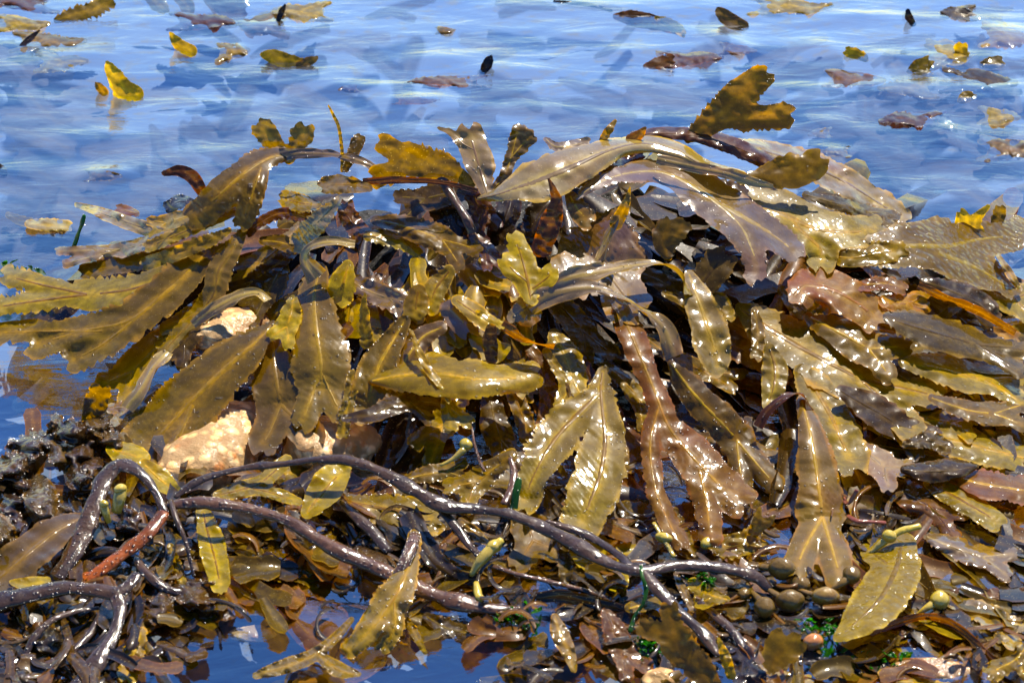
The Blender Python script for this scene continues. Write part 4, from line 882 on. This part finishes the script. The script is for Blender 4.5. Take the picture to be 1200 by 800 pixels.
B_('olive bladder tucked against the edge of the red stained frond', 'bladderdark', 998, 673, 11, 16, stretch=1.2, tail='975,690,3,10 988,682,5,14 998,674,5,16')
B_('dull dark bladder in the centre of the pile', 'bladderdark', 926, 704, 15, 6, tail='900,690,3,6 912,698,5,6 925,704,5,6')
B_('muddy bladder wedged behind the pile of round ones', 'bladderdark', 938, 684, 12, 6, tail='955,668,3,6 945,677,5,6 938,684,5,6')
B_('orange pebble like bladder in the green algae', 'bladderorange', 953, 752, 11, 6)
B_('tiny yellow bladder in the shaded hollow under the golden frond', 'bladder', 546, 521, 8, 20, tail='516,545,2.5,14 530,538,3,16 544,526,4,20')
B_('upright yellow bladder beside the dazzling grey stem', 'bladder', 141, 573, 7, 44, tail='136,600,6,30 139,586,7,38 142,572,7,44')
B_('small club bladder leaning on the dazzling grey stem', 'bladder', 122, 590, 5, 44, tail='128,612,4,30 124,600,5,38 120,588,4,44')
B_('little blunt olive bladder near the foot of the reddish fork', 'bladder', 830, 636, 8, 12, stretch=1.5)
B_('small golden knob beside the gold stem', 'bladder', 778, 630, 7, 14, stretch=1.6)
B_('dull yellow knob under the three lobed golden frond', 'bladderdark', 872, 696, 8, 6)
B_('tiny golden drop hanging under the club shaped bladder', 'bladder', 562, 700, 5, 12, stretch=1.1, tail='558,682,3,14 560,694,4.5,12 563,706,3,10')

# ------------------------------------------------------------------ crinkled crust of old fronds by the water
rs = np.random.RandomState(77)
cr = ['deeply wrinkled brown scrap at the top of the crust beside the water', 'dark knobbly scrap between the wrinkled top and the grey loop', 'curled brown lump at the water end of the crust', 'wrinkled scrap covered in white glints behind the loop', 'reddish folded scrap in the middle of the crust', 'low brown scrap running out of frame below the water corner', 'puckered scrap with a gold underside above the ribbed grey frond', 'dark scrap bordering the blue hole of the crust', 'glittering scrap just above the grey ribbed frond', 'bent brown scrap against the granite side of the crust', 'flat brown flap beneath the puckered scrap', 'narrow wrinkled scrap rising beside the crumpled olive one', 'thick grey brown roll crossing the crust', 'small olive brown curl near the golden folded leaf', 'frayed brown scrap at the frame edge below the crust']
pos = [(92, 508, 26, .3), (128, 520, 24, 1.4), (36, 522, 26, 2.6), (92, 560, 24, 1.2), (72, 530, 26, .9), (12, 545, 24, 2.9), (48, 585, 30, 1.5), (22, 560, 20, .4), (70, 605, 26, .7), (108, 545, 20, 1.9), (20, 600, 24, 1.2), (64, 500, 16, 1.7), (100, 530, 26, .1), (118, 500, 18, .8), (0, 625, 26, 1.1)]
for (x, y, L, a), lb in zip(pos, cr):
    dx, dy = math.cos(a)*L, math.sin(a)*L
    frond(lb, 'crust', f'{x-dx:.0f},{y-dy*.7:.0f},{L*.3:.1f} {x-dx*.3:.0f},{y-dy*.25:.0f},{L*.62:.1f} {x+dx*.3:.0f},{y+dy*.25:.0f},{L*.6:.1f} {x+dx:.0f},{y+dy*.7:.0f},{L*.25:.1f}', 10+rs.rand()*12, 10+rs.rand()*12, rs.uniform(2, 12), ser=3, rip=7, cup=-.4, beads=170,
          name='crinkled_frond', group='crinkled crust of old fronds', rib=False)

# ------------------------------------------------------------------ fronds breaking the open water
def W(label, mat, path, h=0, lean=20, mode='S', **k):
    k.setdefault('beads', 14); k.setdefault('ser', 1.2)
    return frond(label, mat, path, h, h, mode=mode, lean=lean, flat=True, name='floating_frond', group='frond tips breaking the open water', rib=False, **k)
W('golden frond tip standing like a fin with a small side lobe', 'gold', '160,110,9 146,104,12 138,92,10 130,82,7 126,74,3')
W('tiny gold tip beside the fin shaped frond tip', 'gold', '122,108,5 117,103,5 113,98,2')
W('small gold horn shaped tip near the tan humps', 'gold', '224,60,7 212,54,7 204,46,5 200,39,2')
W('gold leaf tip lying low with a grey side lobe', 'gold', '352,72,5 334,70,9 318,66,8 308,64,3', mode='S', lean=45)
W('grey narrow lobe next to the low gold leaf tip', 'grey', '350,76,4 362,72,6 371,68,3', lean=45)
W('long tan toothed strip floating at the far side', 'olive', '66,24,4 84,18,9 108,12,10 132,2,5', lean=60, ser=3)
W('brown tip dipping down at the top edge', 'olive', '176,-4,8 186,6,10 196,12,3', lean=50)
W('brown double tip at the top edge beside the dipping one', 'olive', '210,-4,8 220,8,8 222,18,3', lean=50)
W('dark olive scrap breaking the water at the top edge', 'deep', '250,-4,12 266,6,16 284,8,9', lean=60)
W('little dark upright sliver in the pale ripples', 'dark', '326,24,3 330,14,4 334,6,1.5')
W('dark sliver near the tan strip', 'dark', '24,54,2 34,46,4 46,36,1.5', lean=45)
W('dark brown arched leaf with a golden end at the far side', 'brown', '722,20,4 742,22,10 764,26,10 784,32,7 798,40,3', lean=40, ser=.5)
W('golden rim leaf attached at the dark arched leaf end', 'gold', '770,22,3 784,28,6 797,36,6 800,42,3', lean=40)
W('dull brown scrap with a glint and a thin stalk', 'brown', '756,78,3 770,74,7 786,70,5', lean=50, beads=60)
W('dark thorn like tip in mid water', 'dark', '566,84,4 572,74,6 576,66,1.5', beads=80)
W('grey lump of weed rising like a small fin at the far side', 'grey', '872,30,6 856,24,9 845,16,7 841,10,2', lean=50, ser=.5)
W('short gold oval tip standing over its reflection', 'gold', '1014,68,5 1004,63,7 993,60,5', lean=30)
W('round gold knob like tip among dark scraps', 'gold', '1128,66,8 1127,58,9 1127,53,6', lean=20)
W('dark beaded twig end poking out at the far side', 'dark', '1070,28,4 1065,20,5 1064,13,3', beads=120)
W('olive scrap with white beads near the round gold tip', 'olive', '1066,84,4 1076,78,9 1088,72,5', lean=50, beads=120)
W('glinting dark scrap beyond the round gold tip', 'deep', '1152,76,4 1162,74,8 1174,72,4', lean=50, beads=120)
W('little olive crumb with a bright bead', 'olive', '1126,118,4 1132,114,7 1142,114,3', lean=60, beads=100)
W('dark beaded diagonal scrap in the far ripples', 'dark', '1102,134,2 1110,142,5 1118,152,4 1126,176,2', lean=65, beads=140)
W('tan lit leaf floating flat beside the green sprig', 'gold', '10,252,4 24,258,6 40,262,6', lean=65)
W('pinkish flat leaf trailing behind the tan lit one', 'mauve', '34,262,5 56,264,8 80,266,5', h=1, mode='D')
W('dark speck of weed at the frame edge in calm water', 'dark', '-4,196,6 2,200,6 6,204,3', lean=40)
W('thin dark strip floating near the top edge centre', 'dark', '650,2,2 690,6,2.5 716,13,2', lean=60, beads=60)
W('dark scrap by the far top corner', 'dark', '1116,18,3 1128,14,5 1146,22,3', lean=60)
# humps: fronds lying flat that lift just through the skin of the water
def hump(label, x, y, rx, ry, mat='mauve', h=3.2):
    q = np.random.RandomState(int(x*7+y)); sg = q.choice([-1, 1]); k = lambda a=1.: q.uniform(-.35, .35)*ry*a
    p = f'{x-sg*rx*.9:.0f},{y+k():.0f},{ry*.35:.1f} {x-sg*rx*.35:.0f},{y+k():.0f},{ry*.85:.1f} {x+sg*rx*.1:.0f},{y+k():.0f},{ry*.95:.1f} {x+sg*rx*.7:.0f},{y+k():.0f},{ry*.5:.1f}'
    p += f'|{x-sg*rx*.1:.0f},{y:.0f},{ry*.6:.1f} {x+sg*rx*.5:.0f},{y-ry*.7:.0f},{ry*.5:.1f} {x+sg*rx:.0f},{y-ry*1.1:.0f},{ry*.3:.1f}|{x:.0f},{y:.0f},{ry*.5:.1f} {x+sg*rx*.6:.0f},{y+ry*.7:.0f},{ry*.45:.1f} {x+sg*rx*1.1:.0f},{y+ry:.0f},{ry*.25:.1f}'
    return frond(label, {'mauve': 'olive'}.get(mat, mat), p, h*.2, h*.2-1, 2.2, ser=2, cup=-.25, rip=2.2, mode='D', flat=True, tilt=(0, .05), name='floating_frond', group='frond tips breaking the open water', rib=False, beads=24)
for lb, x, y, L, a in [('dark knobbly fold below the frame side end of the ribbed grey frond', 30, 662, 26, .5), ('wrinkled dark fold between the dazzling stem and the frame', 52, 640, 22, 1.3), ('crinkled brown clump under the little yellow green leaf', 20, 700, 26, .2), ('wrinkled clump between the two low corner stems', 60, 752, 28, .6),
                       ('crinkled dark clump under the forked grey stem', 118, 720, 24, 1.2), ('glinting clump beneath the orange brown stem', 132, 672, 26, .4), ('knotted brown clump at the foot of the thin twig', 226, 692, 26, .2), ('dark rumpled clump inside the stem loop', 150, 612, 24, 1.0),
                       ('rumpled dark clump at the near frame corner', 14, 792, 30, .1), ('wrinkled clump below the mauve blade of the near stems', 180, 716, 26, 2.6), ('shaggy dark clump below the ribbed golden blade', 246, 712, 24, .1), ('crinkled clump by the wrinkled stump', 440, 656, 24, .7)]:
    dx, dy = math.cos(a)*L, math.sin(a)*L
    frond(lb, 'crust' if L < 27 else 'dark', f'{x-dx:.0f},{y-dy*.7:.0f},{L*.3:.1f} {x-dx*.3:.0f},{y-dy*.25:.0f},{L*.6:.1f} {x+dx*.3:.0f},{y+dy*.25:.0f},{L*.55:.1f} {x+dx:.0f},{y+dy*.7:.0f},{L*.25:.1f}', 4+rs.rand()*6, 4+rs.rand()*6, rs.uniform(1, 6), ser=3, rip=6, cup=-.35, beads=170,
          name='crinkled_frond', group='crinkled clumps among the near stems', rib=False)
hump('tan smooth hump of weed below the fin shaped tip row', 74, 74, 30, 10)
hump('grey tan hump reaching the far frame edge', 26, 28, 34, 8)
hump('oval tan hump between the gold horn and the low gold leaf', 274, 62, 19, 9)
hump('larger tan hump behind the oval one', 308, 28, 28, 14)
hump('thin dark crescent hump in calm blue water', 122, 206, 22, 6, h=2.5)
hump('narrow brown crescent in mid water', 490, 118, 28, 4, 'brown', 2.5)
hump('brown crescent behind the narrow one', 408, 104, 12, 4, 'brown', 2.5)
hump('olive smear of weed under ripples', 522, 36, 12, 4, 'olive')
hump('dark tan hump by the grey fin lump', 866, 58, 22, 6, 'brown', 2.6)
hump('orange tan rounded hump at the far frame corner', 1182, 42, 30, 12, 'pink')
hump('dark hump with wet rim beside the beaded twig end', 1122, 16, 20, 8, 'deep')
hump('long low tan hump behind the round gold tip', 1112, 66, 26, 14, 'mauve', 2.6)
hump('small tan crescent just off the heap', 976, 178, 20, 5, 'olive', 3)
hump('beaded grey hump below the olive crumb', 1172, 136, 24, 9, 'mauve', 2.6)
hump('small grey oval hump near the summit frond', 960, 156, 14, 5, 'grey', 2.6)
for lb, x, y, rx, ry, mm in [('brown patch of weed just awash at the far corner with tan rims', 20, 4, 44, 10, 'brown'), ('dull brown weed patch trailing behind the long tan strip', 60, 50, 44, 10, 'olive'), ('half sunk brown frond near the double tip', 240, 26, 40, 9, 'brown'), ('tan half sunk frond beyond the little dark sliver', 352, 14, 34, 10, 'olive'),
                             ('dark half sunk frond between the dark arched leaf and the grey fin lump', 810, 70, 40, 8, 'brown'), ('brown weed patch awash below the short gold oval tip', 1004, 92, 36, 9, 'brown'), ('half sunk olive frond under the round gold knob tip', 1150, 96, 44, 12, 'deep'), ('tan awash frond at the far right water edge near the heap', 1190, 176, 40, 12, 'olive'),
                             ('thin brown awash frond below the thorn like tip', 520, 96, 50, 6, 'brown'), ('awash brown strip behind the beaded diagonal scrap', 1068, 140, 40, 8, 'brown'), ('broad brown patch awash along the top edge near the beaded twig', 930, 8, 50, 9, 'olive')]:
    hump(lb, x, y, rx, ry, mm, 5)
hump('broad grey hump full of ripples near the far twigs', 1062, 104, 34, 10, 'mauve', 2.2)

# ------------------------------------------------------------------ fronds lying under the clear water
rs = np.random.RandomState(9)
cnt = 0
for k in range(400):
    x, y = rs.uniform(-20, 1220), rs.uniform(10, 330) if k % 3 else rs.uniform(90, 260)
    if y > 150+((x-640)/560)**2*170 and 200 < x < 1130: continue
    if 0 < x < 200 and y > 300: y += 110
    L = rs.uniform(40, 90)*(.6+y/300); w = rs.uniform(16, 30)*(.5+y/330); a = rs.choice([0, math.pi])+rs.normal()*.75
    c, s = math.cos(a), math.sin(a)*.6; b = rs.uniform(-.3, .3)
    p = f'{x:.0f},{y:.0f},{w*.3:.1f} {x+c*L*.4:.0f},{y+s*L*.4:.0f},{w*.6:.1f} {x+c*L-s*b*L:.0f},{y+s*L+c*b*L*.5:.0f},{w*.6:.1f} {x+c*L*1.5-s*b*2*L:.0f},{y+s*L*1.5+c*b*L:.0f},{w*.35:.1f}'
    if rs.rand() < .6: p += f'|{x+c*L*.5:.0f},{y+s*L*.5:.0f},{w*.4:.1f} {x+c*L*1.0+s*L*.5:.0f},{y+s*L+abs(c)*L*.25:.0f},{w*.5:.1f} {x+c*L*1.3+s*L*.8:.0f},{y+s*L*1.3+abs(c)*L*.4:.0f},{w*.3:.1f}'
    frond('pale frond lying flat beneath the rippled blue water', 'sub', p, -rs.uniform(5, 22), -rs.uniform(5, 22), ser=1.2, flat=True, name='submerged_frond', group='fronds sunk in the clear water', rib=False, beads=0, grid=3.2, tilt=(0, 0), rip=1)
    cnt += 1
    if cnt > 105: break

# ------------------------------------------------------------------ bright green algae
def sprig(label, path, h, n=0, seed=1, name='green_algae'):
    tubes(name, label, 'green', path, cat='green algae', group='bright green algae', squash=.6, beads=10)
sprig('bright green upright sprig at the end of the grey mauve strip', '86,290,4,4 91,276,4,12 96,262,4,22 99,252,2.5,28', 0)
sprig('green thread hanging over the fork of the longest stem', '751,662,2.5,36 753,676,2.5,34 757,690,3,28 754,706,2.5,22 744,722,3,14 738,740,3,8', 0)
sprig('green strand beside the pale forked frond', '608,560,3,30 605,578,5,24 602,596,5,16 600,606,3,12', 0)
def algae_tuft(label, cx, cy, rx, ry, n, seed, h=(2, 16), mat='green'):
    r = np.random.RandomState(seed); VV, FF, n0 = [], [], 0; TT = []; UU = []
    for k in range(n):
        a = r.rand()*6.28; q = r.rand()**.6; x, y = cx+rx*q*math.cos(a), cy+ry*q*math.sin(a); m = 7; s = np.linspace(0, 1, m)
        th = r.rand()*6.28; L = r.uniform(8, 20); X = x+np.cos(th+s*r.uniform(-2, 2))*s*L; Y = y+np.sin(th+s*r.uniform(-2, 2))*s*L*.6; w = r.uniform(1.5, 4)*np.sin(np.pi*np.clip(s*.9+.08, 0, 1))
        us = np.array([-1, 0, 1.]); H = r.uniform(*h)+4*np.sin(s*4+r.rand()*6)
        Xs = X[:, None]+us*w[:, None]*math.sin(th); Ys = Y[:, None]-us*w[:, None]*math.cos(th)*.8; Hs = H[:, None]+np.abs(us)*1.5
        VV.append(surf(Xs.ravel(), Ys.ravel(), Hs.ravel()/1000.)); i, j = np.meshgrid(np.arange(m-1), np.arange(2), indexing='ij'); b = (i*3+j).ravel()+n0; FF.append(np.c_[b, b+1, b+4, b+3]); n0 += m*3
        TT.append(np.repeat(s, 3)); UU.append(np.tile(np.abs(us), m))
    o = mesh_obj('algae_tuft', np.vstack(VV), np.vstack(FF), M[mat], None, np.vstack(VV)[0], {'along': np.concatenate(TT), 'across': np.concatenate(UU)})
    tag(o, label, 'green algae', 'bright green algae'); V = np.vstack(VV); bead_obj('water_beads', V[r.choice(len(V), min(60, n))], r, o, V[0])
algae_tuft('dark green algae clump under the level brown stem', 606, 722, 24, 14, 40, 1, (-2, 8))
algae_tuft('vivid green algae tangle beside the leaning translucent frond', 762, 752, 18, 22, 36, 2, (-2, 8))
algae_tuft('small green algae patch behind the three lobed golden frond', 826, 678, 14, 6, 18, 3)
algae_tuft('green algae strands around the orange bladder', 960, 735, 22, 14, 20, 4, (-2, 6))
algae_tuft('faint green algae in the shallow near water beside the ochre stone', 1010, 770, 60, 12, 34, 5, (-3, 2))
algae_tuft('green algae film at the frame edge under the toothed fan', 16, 314, 26, 4, 16, 6, (0, 3))

# loose grains of wet weed litter that sparkle along the near edge
def litter(n, seed):
    r = np.random.RandomState(seed); VV, FF, n0 = [], [], 0
    for k in range(n):
        x, y, _ = z_low(r) if k % 3 else (r.uniform(400, 1200), r.uniform(560, 640), 0)
        p = surf(np.array([x]), np.array([y]), r.uniform(2, 9)/1000.)[0]; rr = r.uniform(.0005, .0016); D_ = DV*np.array([r.uniform(1, 2.2), 1, .8])*rr
        a = r.rand()*6.3; c, s = math.cos(a), math.sin(a); D_ = np.c_[D_[:, 0]*c-D_[:, 1]*s, D_[:, 0]*s+D_[:, 1]*c, D_[:, 2]]@TILT.T
        VV.append(D_+p); FF.append(DF+n0); n0 += len(DV)
    o = mesh_obj('wet_litter', np.vstack(VV), np.vstack(FF), M['bead']); tag(o, 'wet beads and crumbs of weed scattered along the near pool edge', 'weed litter', None, 'stuff')
litter(700, 4)
print('objects', len(bpy.data.objects), 'tris', sum(len(o.data.polygons) for o in bpy.data.objects if o.type == 'MESH'))
